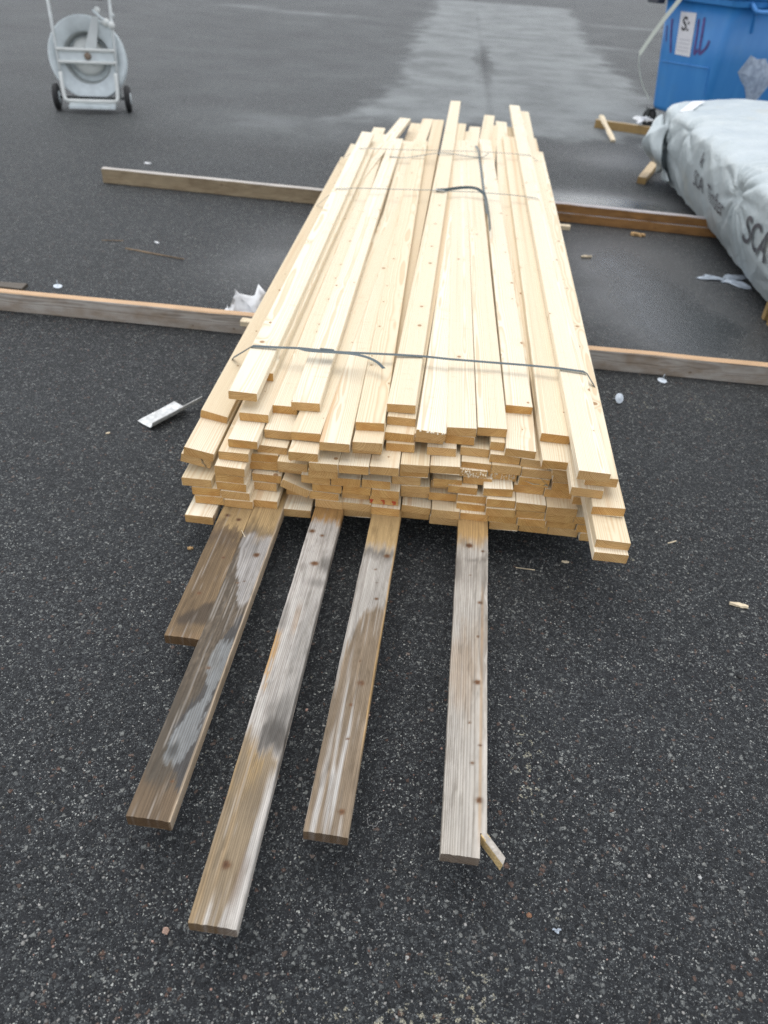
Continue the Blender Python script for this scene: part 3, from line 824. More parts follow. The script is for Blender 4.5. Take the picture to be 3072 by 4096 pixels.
g = link('asphalt_ground', me, ASPH)
g['kind'] = 'structure'

# loose grit and proud stones near the camera: real little stones, one object
GRIT = NT('grit_stone')
ga = GRIT.n('ShaderNodeAttribute', attribute_name='tint')
GRIT.l(ga.outputs['Color'], GRIT.b.inputs['Base Color'])
GRIT.b.inputs['Roughness'].default_value = 0.75
ico = bmesh.new()
bmesh.ops.create_icosphere(ico, subdivisions=1, radius=1.0)
iv = np.array([v.co[:] for v in ico.verts])
ifc = np.array([[v.index for v in f.verts] for f in ico.faces])
ico.free()
NS = 9000
q = rng.random(NS)
sy = 0.35 + 3.2 * q ** 1.7
sx = rng.uniform(-0.62, 0.66, NS) * (sy * 0.62 + 0.75)
sr = 0.0009 + 0.0024 * rng.random(NS) ** 2.2 + (rng.random(NS) > 0.985) * 0.0022
sc = sr[:, None] * (0.7 + 0.7 * rng.random((NS, 3))) * np.array([1, 1, 0.65])
th = rng.random(NS) * 6.28
V = iv[None] * (1 + 0.35 * (rng.random((NS, len(iv), 1)) - 0.5)) * sc[:, None, :]
c_, s_ = np.cos(th)[:, None], np.sin(th)[:, None]
VX = V[..., 0] * c_ - V[..., 1] * s_ + sx[:, None]
VY = V[..., 0] * s_ + V[..., 1] * c_ + sy[:, None]
VZ = V[..., 2] + sr[:, None] * 0.15
vv = np.stack([VX, VY, VZ], -1).reshape(-1, 3)
ff = (ifc[None] + (np.arange(NS) * len(iv))[:, None, None]).reshape(-1, 3)
grit = mesh_obj('loose_grit', [], [], None)
gm = grit.data
gm.vertices.add(len(vv))
gm.vertices.foreach_set('co', vv.ravel().astype(np.float32))
gm.loops.add(ff.size)
gm.loops.foreach_set('vertex_index', ff.ravel().astype(np.int32))
gm.polygons.add(len(ff))
gm.polygons.foreach_set('loop_start', np.arange(0, ff.size, 3, dtype=np.int32))
gm.polygons.foreach_set('loop_total', np.full(len(ff), 3, np.int32))
gm.update()
lum = 0.05 + 0.32 * rng.random(NS) ** 2.6
tint = np.stack([lum * 1.02, lum * 0.99, lum * 0.93, np.ones(NS)], 1)
red = rng.random(NS) > 0.95
tint[red] = np.stack([lum[red] * 1.15 + 0.05, lum[red] * 0.75 + 0.02, lum[red] * 0.60 + 0.015, np.ones(red.sum())], 1)
ca = gm.attributes.new('tint', 'FLOAT_COLOR', 'POINT')
ca.data.foreach_set('color', np.repeat(tint, len(iv), 0).ravel().astype(np.float32))
gm.materials.append(GRIT.m)
tag(grit, 'loose grit and small stones scattered over the dark asphalt', 'grit', kind='stuff')


# ================================================================ PLANKS
def octagon(w, h, b):
    x, z = w / 2, h / 2
    return [(-x + b, -z), (x - b, -z), (x, -z + b), (x, z - b), (x - b, z), (-x + b, z), (-x, z - b), (-x, -z + b)]


def prism(bm, poly, ys, bowz=0.0, bowx=0.0, L=1.0, jit=0.0):
    rows = []
    for k_, y in enumerate(ys):
        t = y / L
        dz, dx = bowz * math.sin(math.pi * t), bowx * math.sin(math.pi * t)
        e = jit if k_ in (0, len(ys) - 1) else 0.0
        rows.append([bm.verts.new((x + dx, y + random.uniform(-e, e), z + dz)) for x, z in poly])
    n = len(poly)
    for A, B in zip(rows, rows[1:]):
        for j in range(n):
            bm.faces.new((A[j], A[(j + 1) % n], B[(j + 1) % n], B[j]))
    bm.faces.new(rows[0][::-1])
    bm.faces.new(rows[-1])


CRACKS = {   # pieces of the split near end, as fractions of width and thickness
    'A4': ([(-.5, -.5), (.33, -.5), (.27, -.2), (.19, .02), (.17, .3), (.10, .5), (-.5, .5)],
           [(.40, -.5), (.5, -.45), (.5, .5), (.19, .5), (.25, .3), (.27, .06), (.35, -.14)]),
    'L5': ([(-.5, -.5), (.5, -.5), (.5, -.32), (.3, -.24), (.12, -.22), (0, -.3), (-.15, -.1), (-.28, .04), (-.5, .02)],
           [(-.5, .03), (-.28, .09), (-.14, -.03), (.02, -.16), (.14, -.13), (.3, -.21), (.42, -.02), (.28, .28), (.2, .5), (-.5, .5)],
           [(.5, -.29), (.5, .5), (.235, .5), (.32, .27), (.45, -.02)])}
RAGGED = {'J5', 'K5', 'I9'}


def plank_mesh(key, w_, L, h):
    bm = bmesh.new()
    b = 0.0016
    bz, bx = random.uniform(-.003, .003), random.uniform(-.004, .004)
    poly = octagon(w_, h, b)
    n = 7
    if key in CRACKS:
        D = 0.26
        for p in CRACKS[key]:
            prism(bm, [(x * w_, z * h) for x, z in p], [0.0, D], L=1e9, jit=0.001)
        prism(bm, poly, [D + 0.001] + [D + (L - D) * i / n for i in range(1, n + 1)], 0, 0, L)
    else:
        prism(bm, poly, [L * i / n for i in range(n + 1)], bz, bx, L, 0.0012)
        if key in RAGGED:
            N = 16 if key == 'I9' else 34
            for i in range(N):      # torn fibres standing out of the broken end
                x = random.uniform(-.47, .47) * w_
                if key == 'I9':
                    z = h * random.uniform(.30, .44)
                    l_, s = random.uniform(.002, .006), random.uniform(.002, .004)
                else:
                    z = random.uniform(-.45, .45) * h
                    l_, s = random.uniform(.003, .014), random.uniform(.0012, .003)
                v = [bm.verts.new((x + dx * s, 0.001, z + dz * s)) for dx, dz in ((-1, -1), (1, -1), (1, 1), (-1, 1))]
                tip = bm.verts.new((x + random.uniform(-.003, .003), -l_, z + random.uniform(-.003, .003)))
                for j in range(4):
                    bm.faces.new((v[j], v[(j + 1) % 4], tip))
    return bm


GROUP = 'planks stacked in the bundle'
TONE = {'A7': (.85, .1), 'E8': (.45, .9), 'F8': (.6, .9), 'F9': (.25, .1), 'G10': (.5, .3), 'I9': (1.0, .0), 'I9b': (.7, .3), 'J9': (.6, 1.0), 'K9': (.8, .2),
        'M10': (.45, .6), 'P10': (.8, .1), 'P9': (.5, .2), 'A6': (.25, .5), 'C8': (.8, .1), 'E9': (.85, .2)}
for key, label, x, y, zt, roll, yaw, w_, L, h in PLANKS:
    o = bm_obj('plank', plank_mesh(key, w_ * .987, L, h), SPRUCE)
    o.rotation_euler = (0.0, R(-roll), R(yaw))
    o.rotation_mode = 'XYZ'
    off = Matrix.Rotation(R(-roll), 3, 'Y') @ Vector((0, 0, -h / 2))
    o.location = Vector((x, y, zt)) + off
    tn = TONE.get(key, (random.uniform(.05, 1.0), random.uniform(0, .9)))
    o.color = (tn[0], tn[1], random.random(), 1)
    tag(o, label, 'plank', GROUP)
    if key == 'G2':     # red print on the sawn end, the lower half of three characters
        u = 0.0019

        def stroke(ax, az, bx, bz):
            d = Vector((bx - ax, 0, bz - az))
            c = Vector(((ax + bx) / 2, -0.0014, (az + bz) / 2))
            add_box(bm, c, (d.length + u, 0.0006, u * 1.5), Matrix.Rotation(-math.atan2(d.z, d.x), 3, 'Y'))
        for ox, strokes in ((-.040, [(-.006, .006, .006, .006), (-.004, .006, 0, -.006), (.004, .006, 0, -.006), (-.003, .002, .003, .002)]),
                            (-.003, [(-.006, .006, .005, .006), (.003, .006, .0, .001), (.0, .001, .005, -.001), (.005, -.001, .003, -.008)]),
                            (.032, [(-.005, .006, .006, .004), (-.004, .001, .005, .0), (.005, .0, .004, -.005), (.004, -.005, -.002, -.006), (-.005, .006, -.004, .001)])):
            bm = bmesh.new()
            for a_ in strokes:
                stroke(ox + a_[0], a_[1] - .004, ox + a_[2], a_[3] - .004)
            bm_obj('red_print', bm, REDINK, o)


# ---------------------------------------------------------------- weathered boards
def spot(u, v, cu, cv, ru, rv):
    return np.exp(-((u - cu) / ru) ** 2 - ((v - cv) / rv) ** 2)


def blot(u, v, cu, cv, ru, rv, n, k=.85):
    return sstep(spot(u, v, cu, cv, ru * 1.25, rv * 1.25) + (n - .5) * k, .12, 1.0)


def lay(c, m, col):
    return c * (1 - m[..., None]) + np.array(col) * m[..., None]


def knots(c, u, v, lst):
    for cu, cv, r in lst:
        r = r * 1.15
        wob_ = (fbm(u * 9, v * 60, 19, 2) - .5) * r * .7
        d = np.sqrt(((u - cu) * .094) ** 2 + ((v - cv) * 1.1) ** 2) + wob_
        c = lay(c, 0.4 * (1 - sstep(d, r, r * 1.7)), (.16, .105, .06))
        c = lay(c, 1 - sstep(d, r * .7, r * 1.05), (.15, .075, .035))
        c = lay(c, 1 - sstep(d, r * .15, r * .5), (.09, .04, .018))
    return c


FRESH, GOLD, GREY, WHITE, BROWN, DARK = (.39, .27, .13), (.45, .31, .145), (.27, .245, .22), (.50, .47, .43), (.148, .100, .055), (.045, .04, .034)


def stain_noise(u, v, s):
    a = .42 * fbm(u * 4, v * 9, s) + .33 * fbm(u * 12, v * 26, s + 5) + .25 * fbm(u * 46, v * 9, s + 9, 3)
    return np.clip((a - .5) * 1.7 + .5, 0, 1)


def paint0(u, v):
    n = stain_noise(u, v, 21)
    s = fbm(u * 22, v * 1.5, 22)
    c = np.zeros(u.shape + (3,)) + np.array(BROWN)
    c = lay(c, .5 * sstep(s, .4, .7), (.27, .185, .10))
    c = lay(c, .8 * band(v + (n - .5) * .08, .375, .43, .03) * (1 - u * .4), (.115, .08, .05))
    c = lay(c, sstep(v + (n - .5) * .14 + u * .05, .445, .485), FRESH)
    c = lay(c, .85 * band(v + (n - .5) * .03, .05 - .0 * u, .075 + .08 * (u + .35), .012) * sstep(u, -.40, -.28), (.06, .045, .032))
    c = lay(c, .3 * (1 - sstep(v, .0, .03)), (.30, .19, .10))
    return knots(c, u, v, [(-.05, .165, .0065), (.20, .32, .0045), (.18, .50, .006), (-.25, .515, .007)])


def paint1(u, v):
    n = stain_noise(u, v, 31)
    s = fbm(u * 26, v * 2.2, 32)
    fine = fbm(u * 40, v * 60, 33)
    c = np.zeros(u.shape + (3,)) + np.array((.080, .063, .045))
    c = lay(c, .38 * sstep(fbm(u * 70, v * 45, 37), .46, .72), (.22, .17, .12))
    c = lay(c, .35 * sstep(s, .5, .75), (.19, .145, .10))
    c = lay(c, .9 * sstep(v + (n - .5) * .15, .33, .30) * (1 - .5 * sstep(s, .5, .8)), (.085, .07, .052))
    c = lay(c, .9 * sstep(v + (n - .5) * .1, .10, .06), (.145, .10, .06))
    # wet looking slate band and the pale dried patches on its right half
    edge = np.interp(v, [.0, .10, .18, .30, .42, .52, .58, .62], [.6, .3, -.25, -.05, .25, .12, .3, .6])
    slate = sstep(u + (n - .5) * .35, edge - .03, edge + .03) * (1 - sstep(v, .60, .63))
    c = lay(c, .95 * slate, (.062, .060, .058))
    pe = np.interp(v, [.08, .13, .20, .27, .34, .42, .50, .525], [.6, -.15, -.2, .02, .2, .0, .1, .6])
    pr = np.interp(v, [.08, .20, .30, .40, .525], [.05, .42, .36, .48, .45])
    pale = sstep(u + (n - .5) * .3, pe - .015, pe + .015) * (1 - sstep(u + (fine - .5) * .2, pr - .02, pr + .02)) * band(v + (s - .5) * .06, .13, .50, .012)
    c = lay(c, pale * (.75 + .35 * (fine - .5)), (.235, .243, .24))
    c = lay(c, .9 * blot(u, v, -.02, .165, .13, .022, n), (.055, .055, .052))
    # bleached stretch towards the pile
    bl = band(v + (n - .5) * .06, .64, .93, .015) * sstep(u + (n - .5) * .3, np.interp(v, [.6, .68, .78, .93], [.35, .02, -.25, -.5]) - .03, np.interp(v, [.6, .68, .78, .93], [.35, .02, -.25, -.5]) + .03)
    c = lay(c, bl * (.8 + .3 * (s - .5)), (.40, .38, .36))
    c = lay(c, .5 * bl * blot(u, v, -.2, .87, .3, .06, n), (.16, .15, .14))
    c = lay(c, sstep(v + (n - .5) * .10 + u * .02, .90, 1.0), FRESH)
    c = lay(c, .85 * sstep(u + (s - .5) * .06, .45, .475), (.46, .36, .25))
    return knots(c, u, v, [(.18, .84, .008), (-.05, .715, .004), (.12, .725, .003), (.05, .405, .005), (.22, .09, .004)])


def paint2(u, v):
    n = stain_noise(u, v, 41)
    s = fbm(u * 30, v * 1.6, 42)
    fine = fbm(u * 60, v * 26, 43)
    c = np.zeros(u.shape + (3,)) + np.array((.43, .395, .355))
    c = lay(c, .55 * sstep(s, .42, .7), WHITE)
    c = lay(c, .55 * sstep(s, .45, .25), (.24, .215, .185))
    c = lay(c, .45 * sstep(fine, .55, .75), (.25, .225, .20))
    c = lay(c, .6 * band(u + (n - .5) * .3, .12, .6, .1) * band(v, .44, .85, .1), (.27, .255, .23))
    c = lay(c, .9 * band(u + (s - .5) * .35, -.6, -.27, .04) * band(v + (n - .5) * .1, .56, .74, .03) * sstep(fine, .3, .5), (.42, .235, .07))
    c = lay(c, .5 * band(u + (s - .5) * .2, -.12, .02, .03) * band(v, .74, .84, .03), (.33, .21, .11))
    for a_ in ((.38, 1.02, .22, .035, .75), (.25, .94, .28, .02, .6), (-.42, .80, .14, .05, .5), (.1, .50, .2, .03, .35)):
        c = lay(c, a_[4] * blot(u, v, a_[0], a_[1], a_[2], a_[3], n), (.10, .092, .08))
    c = lay(c, .85 * blot(u, v, .20, .425, .42, .045, n, 1.2), (.055, .05, .044))
    c = lay(c, .45 * blot(u, v, .30, .47, .30, .07, fbm(u * 40, v * 8, 47, 3), 1.2), (.10, .093, .083))
    # tan nose with a bleached strip on its right
    nose = (1 - sstep(v + (n - .5) * .10 + u * .06, .36, .41)) * (1 - sstep(u + (s - .5) * .12, np.interp(v, [0, .05, .15, .28, .36], [.12, .2, .27, .4, .5]) - .03, np.interp(v, [0, .05, .15, .28, .36], [.12, .2, .27, .4, .5]) + .03))
    tan = lay(lay(np.zeros(u.shape + (3,)) + np.array((.25, .19, .12)), .5 * sstep(fbm(u * 14, v * 3, 45), .45, .65) * sstep(u, .05, -.3), (.36, .245, .125)), .5 * sstep(v, .22, .34) * sstep(n, .4, .6), (.42, .27, .10))
    c = c * (1 - nose[..., None]) + tan * nose[..., None]
    c = lay(c, .6 * nose * blot(u, v, .2, .27, .25, .06, n), (.17, .13, .085))
    c = lay(c, .9 * blot(u, v, -.16, .02, .05, .035, n), WHITE)
    c = lay(c, .9 * band(u, .33, .6, .05) * (1 - sstep(v, .30, .36)) * (.75 + .3 * s), (.50, .47, .43))
    c = lay(c, .55 * blot(u, v, .28, .085, .1, .05, n), (.16, .11, .07))
    c = lay(c, sstep(v + (stain_noise(u, v, 46) - .5) * .07, 1.195, 1.235), (.37, .215, .08))
    return knots(c, u, v, [(-.06, .115, .0085), (.02, 1.02, .0095), (-.36, 1.165, .008), (.02, 1.15, .006), (-.3, .2, .002)])


def paint3(u, v):
    n = stain_noise(u, v, 51)
    s = fbm(u * 28, v * 1.8, 52)
    fine = fbm(u * 60, v * 26, 53)
    c = np.zeros(u.shape + (3,)) + np.array((.38, .35, .31))
    c = lay(c, .55 * sstep(s, .45, .7), (.50, .47, .42))
    c = lay(c, .6 * sstep(s, .42, .22), (.22, .195, .165))
    be = np.interp(v, [.0, .3, .5, .60, .66, .69, .70], [-.6, -.55, -.42, -.22, -.05, .12, .6])
    br = sstep(u + (s - .5) * .22, be - .04, be + .04) * (1 - sstep(v + (n - .5) * .07 + np.abs(u - .15) * .08, .655, .69))
    c = lay(c, br * .93, (.205, .150, .095))
    c = lay(c, br * .5 * sstep(fine, .5, .7), (.15, .108, .065))
    c = lay(c, br * .55 * sstep(s, .6, .75), (.36, .27, .18))
    for cu, cv, ru, rv in ((-.16, .30, .035, .13), (-.26, .13, .03, .15), (-.08, .13, .06, .03), (.06, .13, .05, .10), (-.05, .06, .05, .07), (.1, .25, .03, .07), (-.3, .05, .03, .1)):
        c = lay(c, .85 * blot(u, v, cu, cv, ru, rv, fbm(u * 50, v * 5, 58, 3), .9), (.52, .50, .47))
    c = lay(c, .75 * band(v + (n - .5) * .06, .87, .91, .02), (.14, .125, .105))
    c = lay(c, sstep(v + (n - .5) * .08, .885, .955), GOLD)
    c = lay(c, .8 * sstep(u + (s - .5) * .05, .465, .485) * sstep(v, .15, .3), (.45, .28, .11))
    return knots(c, u, v, [(.27, .885, .0075), (-.02, .82, .004), (.18, .70, .005), (.16, .40, .0085), (.02, .33, .004), (.1, .235, .0035), (.26, .055, .0065), (.05, .47, .003), (.1, .765, .002)])


def paint4(u, v):
    n = stain_noise(u, v, 61)
    s = fbm(u * 26, v * 1.2, 62)
    fine = fbm(u * 60, v * 26, 63)
    c = np.zeros(u.shape + (3,)) + np.array((.43, .395, .345))
    c = lay(c, .4 * sstep(s, .42, .75), (.50, .465, .415))
    c = lay(c, .4 * sstep(s, .45, .2), (.30, .26, .21))
    c = lay(c, .6 * blot(u, v, -.2, .47, .45, .12, n), (.33, .235, .15))
    c = lay(c, .5 * blot(u, v, .25, .60, .3, .08, n), (.27, .205, .14))
    c = lay(c, .7 * band(v + (n - .5) * .05 - u * .03, .905, .925, .01) * sstep(u, -.5, .1), (.15, .135, .115))
    c = lay(c, .7 * blot(u, v, -.45, .87, .18, .05, n), (.13, .12, .105))
    c = lay(c, .35 * band(v, .80, .93, .04), (.25, .22, .185))
    c = lay(c, .3 * sstep(fine, .52, .72), (.30, .26, .22))
    c = lay(c, sstep(v + (n - .5) * .07, .96, 1.05), (.43, .275, .115))
    c = lay(c, .6 * band(u + (s - .5) * .05, .30, .36, .02) * band(v, .05, .8, .05), (.38, .24, .12))
    return knots(c, u, v, [(-.12, .985, .009), (.33, .965, .0045), (.26, .74, .006), (.22, .61, .003), (.22, .455, .0075), (.05, .33, .003), (.32, .27, .0035), (.14, .22, .0045), (.31, .13, .007), (-.05, .85, .003)])


def weathered_board(label, x, y, zt, yaw, w_, h, paint, notch=None):
    vis, L = 1.42, 5.0
    cols = np.concatenate([[-.5, -.488], np.linspace(-.475, .475, 25), [.488, .5]])
    if notch:
        cols = np.sort(np.concatenate([cols[np.abs(cols - notch[0]) > .012], [notch[0]]]))
    rows = np.concatenate([np.arange(0, vis, .0045), np.linspace(vis, L, 8)])
    if notch:
        rows = np.sort(np.append(rows[np.abs(rows - notch[1]) > .002], notch[1]))
    U, Vv = np.meshgrid(cols, rows)
    nu, nv = len(cols), len(rows)
    pc = paint(U, Vv)
    mott = (.80 + .40 * fbm(U * 7 + 9, Vv * 13, 201)) * (.86 + .28 * fbm(U * 55, Vv * 24, 202, 3)) * (.90 + .20 * fbm(U * 30, Vv * 2, 203, 3))
    pc = pc * mott[..., None]
    grime = sstep(fbm(U * 10, Vv * 16, 204), .56, .78) * .38
    pc = pc * (1 - grime[..., None]) + pc * np.array((.42, .40, .36)) * grime[..., None]
    scr = sstep(fbm(U * 90, Vv * 5, 205, 3), .66, .76) * .4
    pc = pc * (1 - scr[..., None]) + np.array((.46, .42, .37)) * scr[..., None]
    wav = (fbm(U * 2 + 5, Vv * 3, 77) - .5) * .0012
    zc = h / 2 + wav - .0016 * (np.abs(U) > .495) - .0003 * (np.abs(U) > .48)
    ex = (fbm(U * 0 + 3, Vv * 14, 78) - .5) * .0035 * (np.abs(U) > .45)
    top = np.stack([U * w_ + ex, Vv + (Vv == 0) * (fbm(U * 9, U * 0, 79) - .5) * .003, zc], -1).reshape(-1, 3)
    bot = top.copy()
    bot[:, 2] = -h / 2
    vs = np.concatenate([top, bot])
    colr = np.concatenate([pc.reshape(-1, 3), pc.reshape(-1, 3) * .8 + np.array((.09, .055, .025)) * .4])
    N = nu * nv
    keep = np.ones((nv - 1, nu - 1), bool)
    if notch:
        keep[(rows[:-1] < notch[1] - 1e-6)[:, None] & (cols[:-1] >= notch[0] - 1e-6)[None, :]] = False
    fs = []
    idx = lambda r, c: r * nu + c
    for r in range(nv - 1):
        for c in range(nu - 1):
            if not keep[r, c]:
                continue
            a, b, d, e = idx(r, c), idx(r, c + 1), idx(r + 1, c + 1), idx(r + 1, c)
            fs.append((a, b, d, e))
            if r == 0 or not keep[r - 1, c]:
                fs.append((b, a, a + N, b + N))
            if r == nv - 2:
                fs.append((e, d, d + N, e + N))
            if c == 0:
                fs.append((a, e, e + N, a + N))
            if c == nu - 2 or not keep[r, c + 1]:
                fs.append((d, b, b + N, d + N))
    # one coarse underside
    fs.append((N + idx(nv - 1, 0), N + idx(nv - 1, nu - 1), N + idx(0 if not notch else int(np.searchsorted(rows, notch[1])), nu - 1), N + idx(0 if not notch else int(np.searchsorted(rows, notch[1])), 0)))
    o = mesh_obj('weathered_board', vs, fs, WEATH)
    ca = o.data.attributes.new('paint', 'FLOAT_COLOR', 'POINT')
    ca.data.foreach_set('color', np.concatenate([colr, np.ones((len(colr), 1))], 1).ravel().astype(np.float32))
    o.location = (x, y, zt - h / 2)
    o.rotation_euler = (0, 0, R(yaw))
    return tag(o, label, 'board', 'weathered boards laid under the bundle')


HB = 0.0305
weathered_board('short brown weathered board, leftmost under the bundle, with a dark wedge stain near its end', -0.5540, 1.2720, 0.1305, -1.04, .0955, .030, paint0)
weathered_board('dark weathered board with pale grey dried patches, beside the short brown one', -0.4732, 0.7774, 0.1310, -1.34, .0948, .033, paint1)
weathered_board('longest weathered board, whitish grey with a tan knotty near end', -0.2862, 0.5876, 0.1305, -1.26, .0930, .030, paint2)
weathered_board('weathered board with a brown near half and thin white streaks', -0.1046, 0.7889, 0.1305, -1.75, .0940, .031, paint3)
b4 = weathered_board('pale grey weathered board, rightmost, its corner split off and bent outward', 0.1818, 0.7763, 0.1305, -1.38, .0946, .030, paint4, notch=(.345, .055))
# the split-off corner, still hanging on by fibres
bm = bmesh.new()
d = Vector((.66, -.75, -.10)).normalized()
sd = d.cross(Vector((0, 0, 1))).normalized()
up = sd.cross(d).normalized()
p0 = Vector((.0405, .055, 0))
secs = []
for t, wl in ((-.004, .0135), (.012, .0145), (.04, .0145), (.064, .0140)):
    c = p0 + d * t
    secs.append([bm.verts.new(c + sd * a * wl / 2 + up * b + d * (0.004 * a if t > .06 else 0)) for a, b in ((-1, -.0145), (1, -.0145), (1, .0135), (.7, .0148), (-.7, .0148), (-1, .0135))])
for A, B in zip(secs, secs[1:]):
    for j in range(6):
        bm.faces.new((A[j], A[(j + 1) % 6], B[(j + 1) % 6], B[j]))
bm.faces.new(secs[0][::-1])
bm.faces.new(secs[-1])
for i in range(14):
    x = random.uniform(.033, .047)
    z = random.uniform(-.013, .014)
    v = [bm.verts.new((x + a * .0009, .058, z + b * .0009)) for a, b in ((-1, -1), (1, -1), (1, 1), (-1, 1))]
    tip = bm.verts.new((x + random.uniform(-.003, .006), .058 - random.uniform(.006, .02), z))
    for j in range(4):
        bm.faces.new((v[j], v[(j + 1) % 4], tip))
SPLIT = simple('fresh_split_wood', (0.62, 0.45, 0.21), 0.7, nscale=200, namp=0.3, bump=0.001, bscale=400)
fl = bm_obj('split_corner', bm, SPLIT, b4)
fl.data.materials.append(simple('grey_board_face', (0.42, 0.38, 0.33), 0.75, nscale=120, namp=0.25))
for p in fl.data.polygons:
    if p.normal.z > .8 and p.area > 5e-5:
        p.material_index = 1
fl['label'] = 'fresh yellow split corner bent outward'


# ================================================================ BEARERS
def beam(name, label, a, b, h, t, mat, group, seg=24):
    """rough sawn timber from a to b, lying along local Y"""
    a, b = Vector(a), Vector(b)
    L = (b - a).length
    bm = bmesh.new()
    poly = octagon(t, h, .003)
    prev = None
    rows = []
    for i in range(seg + 1):
        y = L * i / seg
        rows.append([bm.verts.new((px + random.uniform(-.0012, .0012), y, pz + h / 2 + random.uniform(-.0012, .0012))) for px, pz in poly])
    for A, B in zip(rows, rows[1:]):
        for j in range(8):
            bm.faces.new((A[j], A[(j + 1) % 8], B[(j + 1) % 8], B[j]))
    bm.faces.new(rows[0][::-1])
    bm.faces.new(rows[-1])
    o = bm_obj(name, bm, mat)
    o.location = a
    o.rotation_euler = (0, 0, math.atan2(-(b - a).x, (b - a).y))
    return tag(o, label, 'beam', group)


BG = 'timber bearers under the bundles'
beam('timber_bearer', 'grey weathered bearer with an orange sawn top, under the near end of the bundle', (-3.4, 3.405, 0), (2.9, 3.345, 0), .0995, .046, BEAM_GREY, BG)
beam('timber_bearer', 'tan bearer sticking out left under the far part of the bundle', (-2.535, 5.735, 0), (-.05, 5.620, 0), .103, .05, BEAM_TAN, BG)
beam('timber_bearer', 'dark brown wet bearer between the bundle and the wrapped package, lower of two', (.1, 5.825, 0), (2.95, 5.655, 0), .064, .062, BEAM_BROWN, BG)
beam('timber_bearer', 'dark brown wet bearer between the bundle and the wrapped package, upper of two', (.1, 5.831, .0648), (2.95, 5.661, .0648), .058, .060, BEAM_BROWN, BG)
beam('timber_bearer', 'pale yellowish bearer poking out behind the far end of the wrapped package', (1.66, 9.56, 0), (3.6, 8.92, 0), .085, .05, BEAM_PALE, BG)
beam('timber_bearer', 'short end of a tan batten pointing out under the far corner of the package', (1.735, 7.10, .0), (1.97, 7.75, .0), .055, .075, BEAM_PALE, BG)
beam('timber_bearer', 'dark grey board end lying behind the near bearer at the left picture edge', (-3.2, 3.62, 0), (-2.15, 3.66, 0), .017, .07, BEAM_DARK, BG)
for i_, (yy, lb) in enumerate(((4.10, 'orange batten end under the near side of the package, nearer one'), (4.19, 'orange batten end under the near side of the package, farther one'))):
    beam('timber_bearer', lb, (1.89, yy, 0), (2.9, yy - .03, 0), .10, .045, BEAM_PALE, BG)
# thin stickers laid across between the courses
for lb, a, b in (('pale sticker lath end poking out left of the bundle above the near bearer', (-.835, 3.085, .178), (.70, 3.00, .178)),
                 ('pale sticker lath end poking out right of the bundle near the far bearer', (-.4, 5.00, .178), (.838, 4.945, .178)),
                 ('pale sticker lath end poking out right of the bundle beyond the far bearer', (-.4, 5.96, .178), (.80, 5.92, .178))):
    beam('sticker_lath', lb, a, b, .026, .045, PALE, 'sticker laths in the bundle', seg=8)


# ================================================================ STRAPS
def strap(label, path, width=.0145, th=.0009, extra=()):
    bm = bmesh.new()
    ribbon(bm, path, width, th, (0, 1, 0.02))
    o = bm_obj('packing_strap', bm, STRAP)
    tag(o, label, 'strap', 'plastic straps round the bundle')
    return o


Z1 = .4415
s1 = strap('taut grey-green strap across the near end of the bundle with a loose curved tail',
           [(-.752, 2.44, .110), (-.750, 2.435, .272), (-.698, 2.43, .346), (-.6015, 2.348, Z1), (-.50, 2.357, Z1), (-.4385, 2.366, Z1), (-.3049, 2.368, .4395), (-.1045, 2.385, Z1 + .0005), (-.0065, 2.392, Z1 + .0005), (.0855, 2.395, .4395), (.2182, 2.401, .4385), (.3522, 2.405, .4390), (.47, 2.400, Z1), (.553, 2.392, Z1), (.566, 2.388, .438), (.603, 2.345, .400), (.622, 2.40, .340), (.655, 2.42, .20), (.655, 2.42, .11)])
bm = bmesh.new()
ribbon(bm, smooth_path([(-.4445, 2.362, Z1 + .002), (-.40, 2.345, Z1 + .0035), (-.301, 2.343, .449), (-.2434, 2.330, .4555), (-.1952, 2.314, .456), (-.1592, 2.293, .452), (-.134, 2.268, .444)]), .015, .0009, (0.12, 1, 0))
bm_obj('loose_tail', bm, STRAP, s1)
bm = bmesh.new()
add_box(bm, (-.3425, 2.362, Z1 + .0035), (.050, .020, .0035), None, .0008)
for i in range(9):
    add_box(bm, (-.362 + i * .005, 2.362, Z1 + .0057), (.0018, .018, .0012))
bm_obj('seal', bm, STRAP, s1)
s2 = strap('grey-green strap across the middle of the bundle with a twisted loose end',
           [(-.71, 4.42, .11), (-.71, 4.42, .34), (-.595, 4.43, .4405), (-.4722, 4.478, .4405), (-.3139, 4.513, .4395), (-.0646, 4.563, .4415), (.0089, 4.573, .4395), (.1194, 4.600, .4395), (.2259, 4.615, .4395), (.40, 4.61, .4415), (.52, 4.60, .4415), (.5592, 4.585, .4415), (.64, 4.57, .36), (.67, 4.57, .11)], .010)
bm = bmesh.new()
ribbon(bm, smooth_path([(-.03, 4.562, .445), (.03, 4.570, .451), (.1194, 4.61, .459), (.1885, 4.61, .462), (.2304, 4.57, .455), (.253, 4.49, .447), (.2637, 4.2, .4425), (.2655, 3.9, .4413)]),   .017, .0009, lambda i: Vector((.35, .6, .75)))
bm_obj('loose_tail', bm, STRAP, s2)
bm = bmesh.new()
add_box(bm, (-.01, 4.569, .446), (.055, .032, .005), None, .001)
bm_obj('seal', bm, SEAL, s2)
s3 = strap('slack strap across the far end of the bundle',
           [(-.72, 5.44, .11), (-.72, 5.44, .36), (-.5776, 5.478, .4405), (-.4958, 5.494, .4405), (-.3131, 5.53, .4110 + .0292), (.0274, 5.62, .4415), (.2348, 5.68, .4398), (.3878, 5.69, .4410), (.5831, 5.70, .4415), (.66, 5.70, .40), (.70, 5.70, .11)], .010)
bm = bmesh.new()
